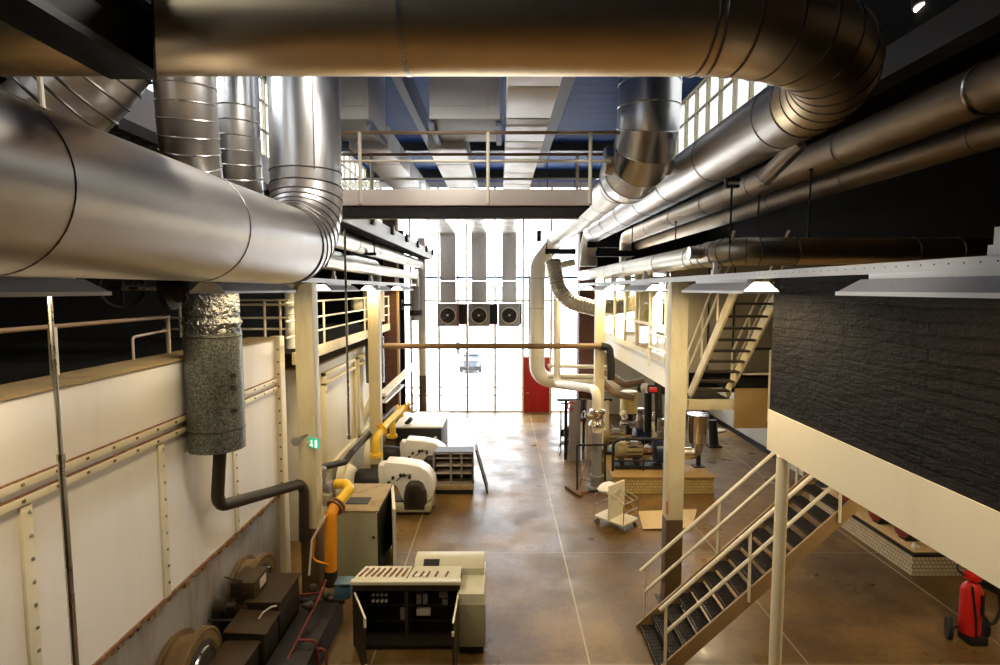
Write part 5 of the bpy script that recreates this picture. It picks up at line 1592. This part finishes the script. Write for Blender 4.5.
# ------------------------------------------------------------------ light
W = bpy.data.worlds.new('world')
S.world = W
W.use_nodes = True
bg = W.node_tree.nodes['Background']
bg.inputs[0].default_value = (.93, .96, 1.0, 1)
bg.inputs[1].default_value = 11.0
sun = bpy.data.lights.new('sun', 'SUN')
sun.energy = 3.0
sun.angle = .02
sun.color = (1, .96, .9)
so = bpy.data.objects.new('sun', sun)
COL.objects.link(so)
so.rotation_euler = (math.radians(38), 0, math.radians(200))

# unseen round lamps added under the mezzanine slabs to light the floor
def added_lamp(label, x, y, z, e):
    t = thing('added_slab_lamp', label, 'lamp', (x, y, z), 'added round lamps under the slabs')
    MB().lathe((x, y, z), (0, 0, -1), [(0, .2), (.05, .2), (.06, .17)], 20).build('housing', 'white', t)
    MB().lathe((x, y, z - .06), (0, 0, -1), [(0, .16), (.05, .13), (.06, .02)], 20).build('diffuser', 'glow', t)
    L = bpy.data.lights.new('added_lamp_light', 'POINT')
    L.energy = e
    L.shadow_soft_size = .15
    L.color = (1, .78, .48)
    lo = bpy.data.objects.new('added_lamp_light', L)
    COL.objects.link(lo)
    lo.parent = t
    lo.location = (0, 0, -.35)
added_lamp('added unseen round lamp under the brick room slab near the pale tiled plinth', 7.6, 7.4, 4.12, 160)
added_lamp('added unseen round lamp under the control room floor above the pumps', 6.2, 16.0, 4.12, 160)

def added_bay(label, x, y):  # unseen lamps added to brighten the bridge fascia and air units
    t = thing('added_bay_lamp', label, 'lamp', (x, y, 11.0), 'added bell lamps under the blue roof')
    MB().lathe((x, y, 11.25), (0, 0, -1), [(0, .08), (.08, .1), (.3, .26), (.32, .26)], 24).build('shade', 'whitefix', t)
    MB().cyl((x, y, 11.2), (x, y, ROOF), .012, seg=6).build('cord', 'black', t)
    MB().ball((x, y, 10.96), .09).build('bulb', 'glow', t)
    L = bpy.data.lights.new('added_bay_light', 'SPOT')
    L.energy = 620
    L.spot_size = 2.6
    L.spot_blend = .5
    L.shadow_soft_size = .2
    L.color = (1, .93, .82)
    lo = bpy.data.objects.new('added_bay_light', L)
    COL.objects.link(lo)
    lo.parent = t
    lo.location = (0, 0, -.2)
added_bay('added unseen bell lamp under the blue roof left of the bridge middle', -1.6, 6.9)
added_bay('added unseen bell lamp under the blue roof right of the bridge middle', .4, 6.5)
a = at(918, 13, 7.5)
t = thing('spot_lamp', 'tiny bright spot lamp at the top right corner above the bent duct', 'lamp', a)
MB().lathe(a + V((0, 0, .3)), (0, -.25, -1), [(0, .05), (.05, .09), (.24, .11), (.25, .1)], 16).build('housing', 'black', t)
MB().lathe(a + V((0, -.065, .04)), (0, -.25, -1), [(0, .09), (.015, .08)], 16).build('lens', 'glow', t)
MB().cyl(a + V((0, 0, .3)), (a.x, a.y, ROOF), .02, seg=8).build('stem', 'black', t)

S.view_settings.view_transform = 'Standard'
S.view_settings.look = 'None'
S.view_settings.gamma = 1
S.view_settings.use_curve_mapping = False
S.view_settings.exposure = 0.0
S.cycles.use_denoising = True
S.cycles.max_bounces = 10
S.cycles.diffuse_bounces = 5
S.cycles.glossy_bounces = 5
S.cycles.transparent_max_bounces = 12
S.cycles.sample_clamp_indirect = 6
